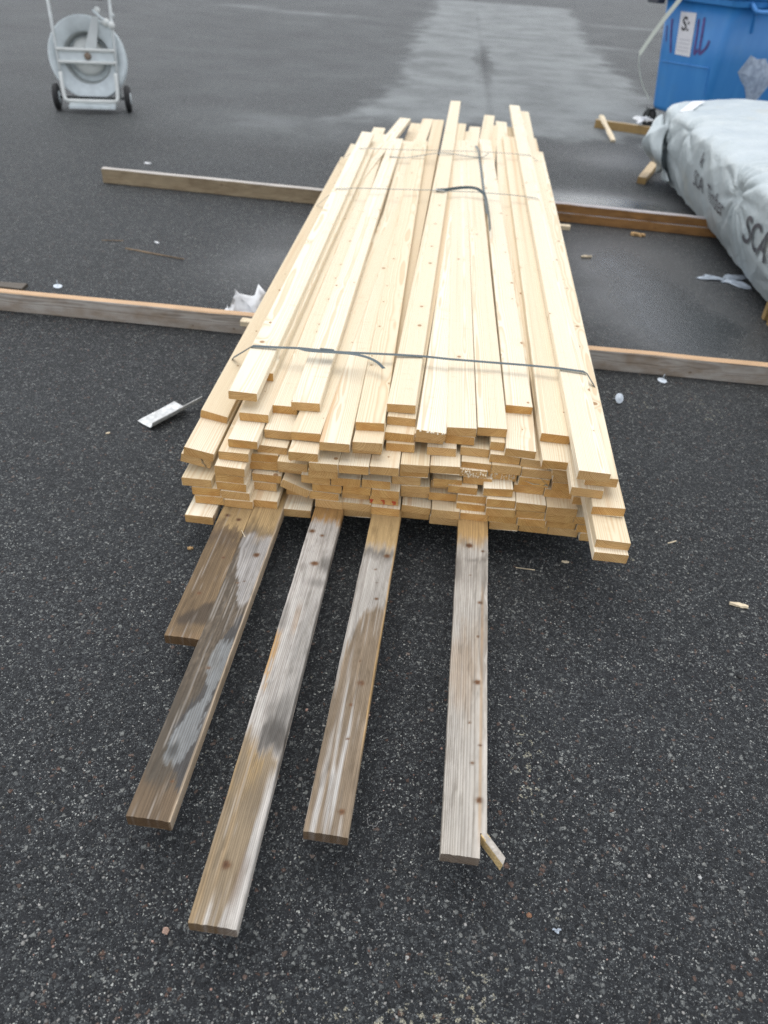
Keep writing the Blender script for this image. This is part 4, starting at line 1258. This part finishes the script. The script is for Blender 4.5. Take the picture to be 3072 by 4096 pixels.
ribbon(bm, smooth_path([(-.3764, 5.43, .4120), (-.2547, 5.452, .4115), (-.0713, 5.50, .4420), (.0385, 5.53, .4420), (.2365, 5.63, .4120), (.30, 5.66, .4400)]), .016, .0009, (0, 1, 0))
bm_obj('loose_tail', bm, STRAP, s3)
bm = bmesh.new()
ribbon(bm, smooth_path([(.214, 6.00, .4120), (.228, 5.70, .4430), (.2409, 5.41, .4125), (.2535, 4.74, .4125), (.262, 4.3, .4115)]), .012, .0009, (1, 0, 0.4))
bm_obj('loose_tail', bm, STRAP, s3)


# ================================================================ WRAPPED PACKAGE
prof = smooth_path([(1.945, 0, .060), (1.885, 0, .20), (1.840, 0, .36), (1.815, 0, .52), (1.845, 0, .605), (2.05, 0, .662), (2.45, 0, .715), (2.85, 0, .675), (2.965, 0, .60), (2.99, 0, .40), (2.97, 0, .12)], 9)
prof = [(p.x, p.z) for p in prof]
pn = len(prof)
ps = np.cumsum([0] + [math.dist(prof[i], prof[i + 1]) for i in range(pn - 1)])
Y0, Y1 = 7.30, 2.7
ylist = np.concatenate([np.linspace(Y0, Y0 - .3, 14)[:-1], np.linspace(Y0 - .3, 3.6, 260), np.linspace(3.6, Y1, 14)[1:]])
PINCH = [(4.915, .474, .045, 13, .26), (6.92, .345, .045, 9, .22), (6.35, .56, .03, 7, .2), (4.15, .22, .03, 8, .2)]


def wrap_point(y, i):
    x, z = prof[i]
    a, b = prof[max(i - 1, 0)], prof[min(i + 1, pn - 1)]
    t = Vector((b[0] - a[0], 0, b[1] - a[1])).normalized()
    nrm = Vector((-t.z, 0, t.x))
    d = 0.0
    sideness = max(0.0, min(1.0, (2.05 - x) / .2))
    for qy, qz, amp, kf, rad in PINCH:
        dy, dz = y - qy, z - qz
        if x > 2.05:
            dz += (x - 1.82) * .8
        rho = math.hypot(dy, dz)
        th_ = math.atan2(dz, dy)
        f = abs(math.sin(th_ * kf / 2 + qy)) ** 0.6 - .6
        d += amp * f * math.exp(-rho / rad) * (1 - math.exp(-(rho / .05) ** 2)) - .035 * math.exp(-(rho / .05) ** 2)
    s = ps[i]
    d += (float(fbm(np.array(y * 2.3), np.array(s * 3.1), 91)) - .5) * .016 * (0.25 + sideness)
    for phi, sc_, amp_, sd_ in ((.45, 1.0, .016, 92), (-.65, .8, .014, 96), (1.25, .9, .010, 97), (-.2, 1.6, .008, 98)):
        al = (y * math.cos(phi) + s * math.sin(phi)) * .9 * sc_
        ac = (-y * math.sin(phi) + s * math.cos(phi)) * 4.2 * sc_
        qq = float(fbm(np.array(al + 40), np.array(ac + 40), sd_, 1))
        d += (1 - abs(qq - .5) * 2) ** 3.5 * amp_ * (.12 + .88 * sideness)
    q2 = float(fbm(np.array(y * 3.2 - x * 1.5), np.array(x * 4.0 + y * .8), 95))
    d -= (1 - abs(q2 - .5) * 2) ** 6 * .012 * (1 - sideness)
    hem = (float(fbm(np.array(y * 1.7), np.array(2.0), 93)) - .5) * .045 if i < 10 else 0.0
    p = Vector((x, y, z)) + nrm * d + Vector((0, 0, hem * (1 - i / 10.0) if i < 10 else 0))
    e = (y - (Y0 - .30)) / .30
    if e > 0:       # far end tucked in like a parcel
        k_ = e ** 2.2
        p.x += (2.4 - p.x) * .05 * k_
        p.z = p.z + (.36 - p.z) * .10 * k_
    return p


vs, fs = [], []
for y in ylist:
    for i in range(pn):
        vs.append(wrap_point(float(y), i))
for r in range(len(ylist) - 1):
    for c in range(pn - 1):
        a = r * pn + c
        fs.append((a, a + pn, a + pn + 1, a + 1))
fs.append(tuple(range(pn)))
fs.append(tuple(range((len(ylist) - 1) * pn + pn - 1, (len(ylist) - 1) * pn - 1, -1)))
pk = thing('wrapped_package', 'large timber package wrapped in crumpled pale grey-blue printed film, beside the blue bin', 'package', (2.4, 5.0, 0))
wrapo = mesh_obj('wrap_film', [v - Vector((2.4, 5.0, 0)) for v in vs], fs, FILM, pk, True)
# timber inside, showing dark under the hem
bm = bmesh.new()
for r_ in range(4):
    for c_ in range(10):
        add_box(bm, (2.07 + c_ * .095 - 2.4, 5.0 - 5.0, .150 + r_ * .10), (.093, 4.2, .098))
core = bm_obj('timber_core', bm, BEAM_PALE, pk)
core['kind'] = 'stuff'
# bunched corner of film hanging at the far left end
vs, fs = [], []
NU, NV = 26, 22
for j in range(NV):
    t = j / (NV - 1)
    for i in range(NU):
        u = i / (NU - 1)
        z = .50 - .40 * t + .03 * math.sin(u * 9 + t * 4)
        outw = .02 + .15 * math.sin(min(1, t * 1.25) * math.pi) ** .8 * (0.4 + .6 * math.sin(u * math.pi)) + .018 * math.sin(u * 23 + t * 5) * t
        y = 7.28 - .42 * u + .03 * math.sin(t * 11 + u * 6) - .10 * t * (u - .3)
        vs.append((1.825 + .085 * t - outw * 1.15 - 2.4, y - 5.0, z))
for j in range(NV - 1):
    for i in range(NU - 1):
        a = j * NU + i
        fs.append((a, a + 1, a + NU + 1, a + NU))
fo = mesh_obj('folded_corner', vs, fs, FILM, pk, True)
so = fo.modifiers.new('thickness', 'SOLIDIFY')
so.thickness = .004


# print on the film: text bent onto the crumpled side
def side_x(y, z):
    for i in range(0, 44):
        z0, z1 = prof[i][1], prof[i + 1][1]
        if z0 <= z < z1:
            a, c = wrap_point(y, i), wrap_point(y, i + 1)
            return a.x + (c.x - a.x) * (z - z0) / (z1 - z0)
    return wrap_point(y, 20).x


def film_text(txt, size, ystart, zbase, shear=.15, slope=0.0, bold=0.0):
    cu = bpy.data.curves.new('film_print', 'FONT')
    cu.body = txt
    cu.size = size
    cu.shear = shear
    cu.offset = bold
    cu.resolution_u = 4
    to = bpy.data.objects.new('tmp', cu)
    COL.objects.link(to)
    dg = bpy.context.evaluated_depsgraph_get()
    m2 = bpy.data.meshes.new_from_object(to.evaluated_get(dg))
    bpy.data.objects.remove(to)
    bm = bmesh.new()
    bm.from_mesh(m2)
    bmesh.ops.triangulate(bm, faces=bm.faces[:])
    bmesh.ops.subdivide_edges(bm, edges=[e for e in bm.edges if e.calc_length() > size * .12], cuts=2)
    bmesh.ops.triangulate(bm, faces=bm.faces[:])
    for v in bm.verts:
        y, z = ystart - v.co.x, zbase + v.co.y + slope * v.co.x
        v.co = Vector((side_x(y, z) - .010 - 2.4, y - 5.0, z))
    me_ = bpy.data.meshes.new('film_print')
    bm.to_mesh(me_)
    bm.free()
    bpy.data.meshes.remove(m2)
    return link('film_print', me_, GREYINK, pk)


film_text('SCA', .15, 5.98, .285, .2, .0, .001)
film_text('Timber', .15, 5.58, .285, .2, .0, .001)
film_text('SCA', .23, 4.70, .28, .25, .0, .002)
film_text('k', .13, 5.83, .44, .2, .0, .002)
# strip of white tape on top, a hem cord
bm = bmesh.new()
ribbon(bm, [(1.86 - 2.4, 6.78 - 5, .632), (1.93 - 2.4, 6.90 - 5, .655), (2.02 - 2.4, 7.06 - 5, .672)], .10, .006, (0, 1, 0))
bm_obj('tape_strip', bm, PAPER, pk)


# ================================================================ BLUE BIN
bn = thing('wheeled_bin', 'large blue wheeled waste bin with a white sticker and purple scribble', 'bin', (2.695, 9.123, 0), R(30))
TP = .09
WX, WY, ZB, ZT = 1.30, .81, .20, 1.26


def binp(face, u, z, out=0.0):
    o_ = TP * (z - ZB) + out
    return Vector((-o_, u, z)) if face == 'L' else Vector((u, -o_, z))


def bin_ring(z, out=0.0, rc=.07, n=6):
    o_ = TP * (z - ZB) + out
    x0, x1, y0, y1 = -o_, WX + o_, -o_, WY + o_
    pts = []
    for cx_, cy_, a0 in ((x0 + rc, y0 + rc, 180), (x1 - rc, y0 + rc, 270), (x1 - rc, y1 - rc, 0), (x0 + rc, y1 - rc, 90)):
        for k_ in range(n + 1):
            t = R(a0 + 90 * k_ / n)
            pts.append((cx_ + rc * math.cos(t), cy_ + rc * math.sin(t), z))
    return pts


def loft(bm, rings, cap0=True, cap1=True):
    rows = [[bm.verts.new(p) for p in r] for r in rings]
    n = len(rows[0])
    for A, B in zip(rows, rows[1:]):
        for j in range(n):
            bm.faces.new((A[j], A[(j + 1) % n], B[(j + 1) % n], B[j]))
    if cap0:
        bm.faces.new(rows[0][::-1])
    if cap1:
        bm.faces.new(rows[-1])


bm = bmesh.new()
loft(bm, [bin_ring(ZB, -.04), bin_ring(ZB + .02, -.005), bin_ring(ZB + .05), bin_ring(.75), bin_ring(ZT)])
bm_obj('body', bm, BLUE, bn, True)
bm = bmesh.new()
loft(bm, [bin_ring(ZT - .02, .045), bin_ring(ZT + .03, .05), bin_ring(ZT + .04, .03)])
bm_obj('rim', bm, BLUE, bn)
bm = bmesh.new()
loft(bm, [bin_ring(ZT + .042, .07), bin_ring(ZT + .09, .06), bin_ring(ZT + .20, -.10), bin_ring(ZT + .23, -.25)])
bm_obj('lid', bm, BLUE, bn, True)
# recessed maintenance panel and drip mould on the near side
bm = bmesh.new()
for a, b in (((.757, .675), (.06, .70)), ((.06, .70), (.04, .46))):
    p, q_ = binp('L', a[0], a[1], .003), binp('L', b[0], b[1], .003)
    tube(bm, [p, (p + q_) / 2, q_], .008, 6)
bm_obj('panel_moulding', bm, BLUE, bn)
bm = bmesh.new()
bx0 = binp('R', .10, 1.24, .05)
tube(bm, smooth_path([binp('R', .06, 1.29, .03), binp('R', .07, 1.235, .10), binp('R', .10, 1.215, .12), binp('R', .26, 1.215, .12), binp('R', .30, 1.235, .10), binp('R', .31, 1.29, .03)], 5), .020, 10)
bm_obj('handle', bm, BLUEL, bn, True)
bm = bmesh.new()
tube(bm, [binp('R', .21, 1.22, .006), binp('R', .25, 1.03, .006)], .014, 8)
bm_obj('front_rib', bm, BLUE, bn)
bm = bmesh.new()
add_box(bm, (-.13, .98, 1.235), (.10, .17, .10), None, .01)
bm_obj('hinge_block', bm, LIDM, bn)


def quad_on(name, face, pts, mat, parent, out=.004, th=.002):
    bm = bmesh.new()
    A = [bm.verts.new(binp(face, u, z, out)) for u, z in pts]
    B = [bm.verts.new(binp(face, u, z, out + th)) for u, z in pts]
    n = len(A)
    bm.faces.new(A)
    bm.faces.new(B[::-1])
    for j in range(n):
        bm.faces.new((A[j], A[(j + 1) % n], B[(j + 1) % n], B[j]))
    return bm_obj(name, bm, mat, parent)


stk = quad_on('sticker', 'L', [(.615, 1.141), (.391, 1.147), (.36, .763), (.585, .762)], LABEL, bn)


def bin_text(txt, size, u0, z0, dz=0.0):
    cu = bpy.data.curves.new('t', 'FONT')
    cu.body = txt
    cu.size = size
    cu.offset = .003
    to = bpy.data.objects.new('t', cu)
    COL.objects.link(to)
    m2 = bpy.data.meshes.new_from_object(to.evaluated_get(bpy.context.evaluated_depsgraph_get()))
    bpy.data.objects.remove(to)
    for v in m2.vertices:
        v.co = binp('L', u0 - v.co.x, z0 + v.co.y + dz * v.co.x, .0085)
    m2.name = 'sticker_print'
    return link('sticker_print', m2, INK, stk)


bin_text('S:', .17, .565, .985)
for k_, dz in enumerate((.90, .865, .83, .80)):
    quad_on('print_line', 'L', [(.56, dz), (.40, dz + .003), (.40, dz + .009), (.56, dz + .006)], simple('grey_print', (.42, .42, .46), .6), stk, .0068, .0012)
for path, wdt in (([(.728, 1.067), (.70, .92), (.656, .767)], .028), ([(.785, 1.0), (.775, .93), (.755, .86)], .014),
                  ([(.345, 1.10), (.325, .96), (.313, .821), (.30, .80), (.27, .84)], .030), ([(.27, 1.12), (.255, .97), (.240, .82), (.20, .83), (.155, .88), (.136, .935)], .032)):
    bm = bmesh.new()
    ribbon(bm, smooth_path([binp('L', u, z, .003) for u, z in path], 5), wdt, .0015, (0, 1, 0.25))
    bm_obj('scribble', bm, PURPLE, bn)
bm = bmesh.new()
tp_ = [(.26, .68), (.36, .835), (.47, .80), (.60, .805), (.77, .655), (.80, .56), (.72, .44), (.62, .30), (.52, .44), (.44, .54), (.35, .60)]
cv = bm.verts.new(binp('R', .53, .63, .035))
mid_ = [bm.verts.new(binp('R', .53 + (u - .53) * .55, .63 + (z - .63) * .55, .012 + .02 * random.random())) for u, z in tp_]
outr = [bm.verts.new(binp('R', u, z, .003)) for u, z in tp_]
nn = len(tp_)
for j in range(nn):
    bm.faces.new((cv, mid_[j], mid_[(j + 1) % nn]))
    bm.faces.new((mid_[j], outr[j], outr[(j + 1) % nn], mid_[(j + 1) % nn]))
bm_obj('torn_film', bm, CLEARP, bn)
# cream plastic strip hanging out of the lid and curling back under
bm = bmesh.new()
ribbon(bm, smooth_path([binp('L', .50, 1.32, .10), binp('L', .60, 1.20, .11), binp('L', .74, 1.04, .12), binp('L', .88, .86, .13), binp('L', .985, .71, .14)], 5), .052, .004, (0, .75, .6))
ribbon(bm, smooth_path([binp('L', .985, .71, .14), binp('L', 1.0, .58, .10), binp('L', .955, .42, .05), binp('L', .84, .28, .01)], 5), .016, .004, (0, 1, .2))
bm_obj('hanging_strip', bm, TUBEM, bn)


def bin_wheel(x, y):
    bm = bmesh.new()
    lathe(bm, [(.0, -.025), (.05, -.027), (.055, -.022), (.085, -.030), (.098, -.020), (.100, 0), (.098, .020), (.085, .030), (.055, .022), (.05, .027), (0, .025)], 28, 'X', (0, 0, .100))
    wh = bm_obj('wheel', bm, RUB, bn, True)
    wh.location = (x, y, 0)
    wh.rotation_euler = (0, 0, random.uniform(-.6, .6))
    bm = bmesh.new()
    for s in (-1, 1):
        add_box(bm, (s * .040, 0, .135), (.006, .05, .13), None, .002)
    add_box(bm, (0, 0, .203), (.09, .08, .008), None, .002)
    bm_obj('fork', bm, DARKM, wh)


for x, y in ((-.0, .79), (.10, .10), (1.2, .10), (1.2, .72)):
    bin_wheel(x, y)

# ================================================================ STRAPPING TROLLEY
rl = thing('strapping_trolley', 'wheeled steel strap-reel trolley with a pale blue disc, alone on the asphalt at upper left', 'trolley', (-3.60, 8.18, 0), R(16.7))
rl.scale = (.96, .96, .96)
LEAN = Matrix.Translation((0, 0, .12)) @ Matrix.Rotation(R(-9), 4, 'X') @ Matrix.Translation((0, 0, -.12))


def lean(bm):
    bmesh.ops.transform(bm, matrix=LEAN, verts=bm.verts[:])
    return bm


for s in (-1, 1):
    bm = bmesh.new()
    lathe(bm, [(0, -.024), (.06, -.026), (.068, -.022), (.10, -.030), (.122, -.022), (.125, 0), (.122, .022), (.10, .030), (.068, .022), (.06, .026), (0, .024)], 32, 'X', (0, 0, .125))
    wh = bm_obj('wheel', bm, RUB, rl, True)
    wh.location = (s * .355, .02, 0)
    bm = bmesh.new()
    lathe(bm, [(0, -.030), (.055, -.030), (.058, .0), (.055, .030), (0, .030)], 24, 'X', (0, 0, .125))
    bm_obj('hub', bm, GALV, wh, True)
    bm = bmesh.new()
    tube(bm, [(s * .275, .0, .12), (s * .283, .0, .55), (s * .292, .0, 1.05)], .015, 12)
    bm_obj('pole', lean(bm), GALVW, rl, True)
    bm = bmesh.new()
    tube(bm, smooth_path([(s * .268, -.035, .36), (s * .268, -.06, .28), (s * .262, -.10, .15), (s * .245, -.115, .118)], 5), .018, 12)
    bm_obj('foot_tube', bm, HUBW, rl, True)
bm = bmesh.new()
tube(bm, [(-.25, -.115, .115), (0, -.115, .112), (.25, -.115, .115)], .018, 12)
bm_obj('foot_bar', bm, HUBW, rl, True)
bm = bmesh.new()
add_box(bm, (0, -.07, .062), (.46, .16, .035), None, .006)
bm_obj('foot_plate', bm, GALV, rl)
bm = bmesh.new()
tube(bm, [(-.36, .02, .125), (.36, .02, .125)], .012, 10)
bm_obj('axle', bm, DARKM, rl)
ZC = .485
bm = bmesh.new()
lathe(bm, [(.235, .050), (.235, .036), (.362, .036), (.371, .030), (.378, .036), (.376, .050), (.362, .044), (.235, .050)], 64, 'Y', (0, 0, ZC))
bm_obj('front_disc', lean(bm), GALV, rl, True)
bm = bmesh.new()
lathe(bm, [(0, .22), (.352, .22), (.374, .214), (.378, .222), (.367, .23), (0, .23)], 64, 'Y', (0, 0, ZC))
bm_obj('rear_disc', lean(bm), GALV, rl, True)
bm = bmesh.new()
lathe(bm, [(.236, .048), (.228, .10), (.205, .215)], 56, 'Y', (0, 0, ZC))
bm_obj('drum', lean(bm), GALVW, rl, True)
bm = bmesh.new()
lathe(bm, [(0, .085), (.10, .09), (.155, .11), (.172, .15), (.174, .215)], 48, 'Y', (0, 0, ZC + .02))
bm_obj('hub_cap', lean(bm), HUBW, rl, True)
for zz in (.555, .445):
    bm = bmesh.new()
    tube(bm, [(-.283, -.012, zz), (.283, -.012, zz)], .016, 12)
    bm_obj('crossbar', lean(bm), HUBW, rl, True)
bm = bmesh.new()
add_box(bm, (0, .012, .50), (.54, .008, .10))
bm_obj('bar_plate', lean(bm), GALV, rl)
bm = bmesh.new()
lathe(bm, [(0, -.035), (.018, -.035), (.028, -.028), (.034, -.01), (.034, .01)], 20, 'Y', (.01, 0, .50))
bm_obj('hub_bolt', lean(bm), RUST, rl)
bm = bmesh.new()
A = [bm.verts.new((x, .022, z)) for x, z in ((-.02, .55), (.10, .55), (.165, .85), (.10, .85))]
B = [bm.verts.new((x, .034, z)) for x, z in ((-.02, .55), (.10, .55), (.165, .85), (.10, .85))]
bm.faces.new(A)
bm.faces.new(B[::-1])
for j in range(4):
    bm.faces.new((A[j], A[(j + 1) % 4], B[(j + 1) % 4], B[j]))
bm_obj('guide_arm', lean(bm), GALVW, rl)
for p, r_ in (((.16, .01, .905), .030), ((.235, .0, .80), .038), ((.19, .01, .80), .022), ((.285, -.03, .775), .034), ((.30, 0, .86), .024)):
    bm = bmesh.new()
    bmesh.ops.create_uvsphere(bm, u_segments=14, v_segments=8, radius=r_, matrix=Matrix.Translation(p) @ Matrix.Diagonal((1, .8, 1, 1)))
    bm_obj('guide_knob', lean(bm), HUBW if r_ > .025 else GALVW, rl, True)
bm = bmesh.new()
tube(bm, [(.12, .0, .90), (.20, -.01, .83), (.295, -.02, .78)], .012, 8)
bm_obj('guide_rod', lean(bm), GALV, rl, True)
bm = bmesh.new()
for c, s in (((0, .07, 1.005), (.44, .20, .008)), ((0, -.03, 1.05), (.44, .008, .10)), ((0, .17, 1.05), (.44, .008, .10)), ((-.216, .07, 1.05), (.008, .19, .10)), ((.216, .07, 1.05), (.008, .19, .10))):
    add_box(bm, c, s)
bm_obj('tool_tray', lean(bm), DARKM, rl)
bm = bmesh.new()
tube(bm, smooth_path([(-.292, .0, 1.05), (-.27, -.02, 1.12), (0, -.03, 1.14), (.27, -.02, 1.12), (.292, 0, 1.05)], 5), .017, 12)
bm_obj('grip_bar', lean(bm), GALVW, rl, True)

# ================================================================ SMALL THINGS ON THE GROUND
# bent edge protector: flat plate, curved fold, flange cut longer than the plate
e_l = Vector((-1.019 + 1.117, 2.632 - 2.471, 0)).normalized()
e_w = Vector((e_l.y, -e_l.x, 0))
sec = [(0, .004), (.03, .0015), (.06, .001), (.075, .0025), (.085, .008), (.091, .017), (.096, .031)]
bm = bmesh.new()


def sheet(bm, pts, l0, l1, th=.0022):
    P3 = [Vector((0, 0, z)) + e_w * a for a, z in pts]
    rows = []
    for l_ in np.linspace(l0, l1, 7):
        lo = [bm.verts.new(p + e_l * float(l_) + Vector((0, 0, .0006 * math.sin(l_ * 40)))) for p in P3]
        hi = [bm.verts.new(v.co + Vector((0, 0, th)) - e_w * (th if pts[k_][1] > .0075 else 0)) for k_, v in enumerate(lo)]
        rows.append(lo + hi[::-1])
    for A, B in zip(rows, rows[1:]):
        n = len(A)
        for j in range(n):
            bm.faces.new((A[j], A[(j + 1) % n], B[(j + 1) % n], B[j]))
    bm.faces.new(rows[0][::-1])
    bm.faces.new(rows[-1])


sheet(bm, sec, 0, .19)
sheet(bm, sec[4:], .192, .262)
br = bm_obj('edge_protector', bm, ALU)
br.location = (-1.117, 2.471, .003)
br.rotation_euler = (R(1.5), R(-2), 0)
tag(br, 'bent pale metal edge protector lying on the asphalt left of the bundle', 'bracket')

for lb, loc, tilt in (('round pale plastic washer tipped up facing the viewer, right of the bundle', (.885, 3.02, .024), 58),
                      ('pale plastic washer with its pin up, just in front of the right bearer end', (1.135, 3.28, .004), 6),
                      ('pale plastic washer with its pin up, behind the left part of the near bearer', (-2.0, 3.72, .006), 8)):
    t = thing('plastic_washer', lb, 'washer', loc, 0, 'plastic fixing washers')
    t.rotation_euler = (R(tilt), 0, random.random())
    bm = bmesh.new()
    lathe(bm, [(0, .004), (.006, .004), (.008, .002), (.020, .0015), (.023, .0005), (.0225, -.0008), (0, -.001)], 28, 'Z')
    bm_obj('disc', bm, WHITEP, t, True)
    bm = bmesh.new()
    tube(bm, [(0, 0, -.045 if tilt > 30 else .003), (0, .001, -.001 if tilt > 30 else .034)], .0018, 8)
    bm_obj('pin', bm, WHITEP, t, True)


def crumple(name, label, cat, loc, size, hgt, mat, seed, n=14, pts=None, th=.0015):
    """crumpled sheet: a jittered, peaked surface with its own thickness"""
    r_ = np.random.default_rng(seed)
    vs, fs = [], []
    for j in range(n):
        for i in range(n):
            u, v = i / (n - 1) - .5, j / (n - 1) - .5
            rr = max(abs(u), abs(v)) * 2
            h_ = hgt * (float(fbm(np.array(u * 5 + 3), np.array(v * 5 + 3), seed, 3)) ** 1.5) * (1.25 - .5 * rr)
            ang = math.atan2(v, u)
            rad = .75 + .45 * math.sin(ang * 3 + seed) * rr + .2 * math.sin(ang * 7 + seed * 2) * rr
            vs.append((u * size[0] * rad + r_.uniform(-.02, .02) * size[0], v * size[1] * rad + r_.uniform(-.02, .02) * size[1], .002 + h_))
    for j in range(n - 1):
        for i in range(n - 1):
            a = j * n + i
            fs.append((a, a + 1, a + n + 1))
            fs.append((a, a + n + 1, a + n))
    o = mesh_obj(name, vs, fs, mat)
    m_ = o.modifiers.new('thickness', 'SOLIDIFY')
    m_.thickness = th
    o.location = loc
    return tag(o, label, cat)


# torn white film standing up behind the near bearer, with two peaks
pts = [(-.11, 0, .015), (-.095, .01, .075), (-.080, 0, .052), (-.062, .0, .092), (-.055, .02, .155), (-.02, .02, .135), (.02, .03, .120), (.05, .02, .135), (.075, .03, .185), (.095, .02, .155), (.13, .03, .15)]
vs, fs = [], []
rows_ = 9
for j in range(rows_):
    t = j / (rows_ - 1)
    for i, (x, y, z) in enumerate(pts):
        vs.append((x + .012 * math.sin(i * 2.1 + j * 1.7), y + .022 * math.sin(t * math.pi) * math.cos(i * 1.3) - .09 * (1 - t) + .01 * math.sin(i * 3 + j * 2), .012 + (z - .012) * t))
for j in range(rows_ - 1):
    for i in range(len(pts) - 1):
        a = j * len(pts) + i
        fs.append((a, a + 1, a + len(pts) + 1, a + len(pts)))
o = mesh_obj('film_scrap', vs, fs, PAPER, None, True)
o.location = (-.93, 3.52, .0)
m_ = o.modifiers.new('thickness', 'SOLIDIFY')
m_.thickness = .002
tag(o, 'crumpled white film scrap with two points behind the near bearer, touching the bundle', 'film')
crumple('film_scrap', 'torn cloudy plastic sheet lying flat beside the wrapped package', 'film', (1.85, 4.78, 0), (.30, .20), .02, CLEARP, 5)
crumple('film_scrap', 'small white crumpled scrap on the pale bearer by the bin wheel', 'film', (2.17, 9.46, .085), (.19, .17), .13, PAPER, 8, 9)
crumple('film_scrap', 'tiny white film shred on the asphalt at lower right, near the split board', 'film', (.39, .71, .001), (.016, .010), .005, CLEARP, 12, 7)


def chip(label, loc, L, wd, h_, rz, mat, group='wood chips and splinters', taper=.5, tilt=0.0):
    bm = bmesh.new()
    n = 6
    rows = []
    for i in range(n + 1):
        t = i / n
        ws = wd * (1 - taper * abs(t - .45) * 1.6) * random.uniform(.8, 1.1)
        rows.append([bm.verts.new(((t - .5) * L, a * ws / 2 + random.uniform(-.1, .1) * wd, b * h_ + random.uniform(0, .3) * h_)) for a, b in ((-1, 0), (1, 0), (.8, 1), (-.8, 1))])
    for A, B in zip(rows, rows[1:]):
        for j in range(4):
            bm.faces.new((A[j], A[(j + 1) % 4], B[(j + 1) % 4], B[j]))
    bm.faces.new(rows[0][::-1])
    bm.faces.new(rows[-1])
    o = bm_obj('wood_chip', bm, mat)
    o.location = loc
    o.rotation_euler = (0, R(tilt), R(rz))
    return tag(o, label, 'wood chip', group)


chip('pale torn wood chip alone on the asphalt near the right picture edge', (1.06, 1.757, .001), .056, .018, .007, -12, PALE, taper=.6)
chip('small white wood chip in the shade just left of the jutting right planks', (.529, 1.88, .001), .024, .008, .005, -5, PALE)
chip('thin pale splinter lying in front of the bundle, right of the weathered boards', (.394, 1.827, .001), .062, .0022, .002, -2, PALE, taper=.2)
chip('short pale splinter right of the jutting right planks', (.915, 2.045, .001), .036, .004, .003, 28, PALE, taper=.2)
chip('small tan chip touching the lower brown bearer, right of the bundle', (.92, 5.60, .001), .05, .03, .012, 10, TANW)
chip('flat tan bark piece in front of the brown bearer', (1.43, 5.56, .001), .10, .045, .016, -4, TANW, taper=.3)
chip('pale sliver on the damp asphalt between the two right bearers', (.99, 4.985, .001), .075, .018, .01, 16, PALE, taper=.3)
chip('white stick leaning across the tip of the pale bearer by the bin', (1.727, 9.15, .062), .72, .055, .02, -86, PALE, taper=.1, tilt=9)
chip('thin brown stick lying on the asphalt between the two left bearers', (-1.68, 4.335, .001), 
     .40, .010, .005, -13, TWIG, taper=.7)
chip('faint pale splinter beside the brown stick', (-2.0, 4.50, .001), .13, .006, .003, 12, TWIG, taper=.3)
chip('small white chip on the asphalt beyond the thin brown stick', (-1.73, 4.53, .001), .035, .016, .006, -30, PAPER)
chip('tiny white chip far back left, before the tan bearer', (-2.42, 6.356, .001), .05, .03, .008, 0, PAPER)
chip('tiny pale chip on the asphalt left of the edge protector', (-1.20, 2.37, .001), .016, .010, .004, 40, PALE)
chip('flake of split wood resting on the short brown weathered board', (-.497, 1.705, .1312), .034, .0022, .002, -58, PALE, taper=.2)
chip('tan shaving on the shaded ground left of the bundle', (-.69, 1.757, .001), .018, .012, .005, 15, TANW)
for lb, x, y, r_, col in (('rusty brown pebble just below the split corner of the rightmost board', .335, .735, .0055, (.22, .11, .06)), ('black lump on the asphalt at the right, below the pale chip', .98, 1.46, .008, (.012, .012, .012)),
                          ('white pebble at lower right of the asphalt', .72, .86, .004, (.42, .42, .41)), ('pinkish stone at the lower left, below the boards', -.40, .62, .0075, (.33, .22, .17))):
    bm = bmesh.new()
    bmesh.ops.create_icosphere(bm, subdivisions=2, radius=r_)
    for v in bm.verts:
        v.co *= random.uniform(.8, 1.15)
        v.co.z *= .7
    o = bm_obj('pebble', bm, simple('pebble_stone', col, .75, nscale=300, namp=.3))
    o.location = (x, y, r_ * .3)
    tag(o, lb, 'pebble', 'pebbles on the asphalt')
bm = bmesh.new()
tube(bm, [(-.014, .008, .001), (-.010, -.008, .001), (.008, -.010, .0012), (.014, .004, .0015)], .0008, 6)
o = bm_obj('wire_staple', bm, WIRE)
o.location = (-.011, .90, .001)
tag(o, 'bent wire staple on the asphalt between the two right weathered boards', 'staple')
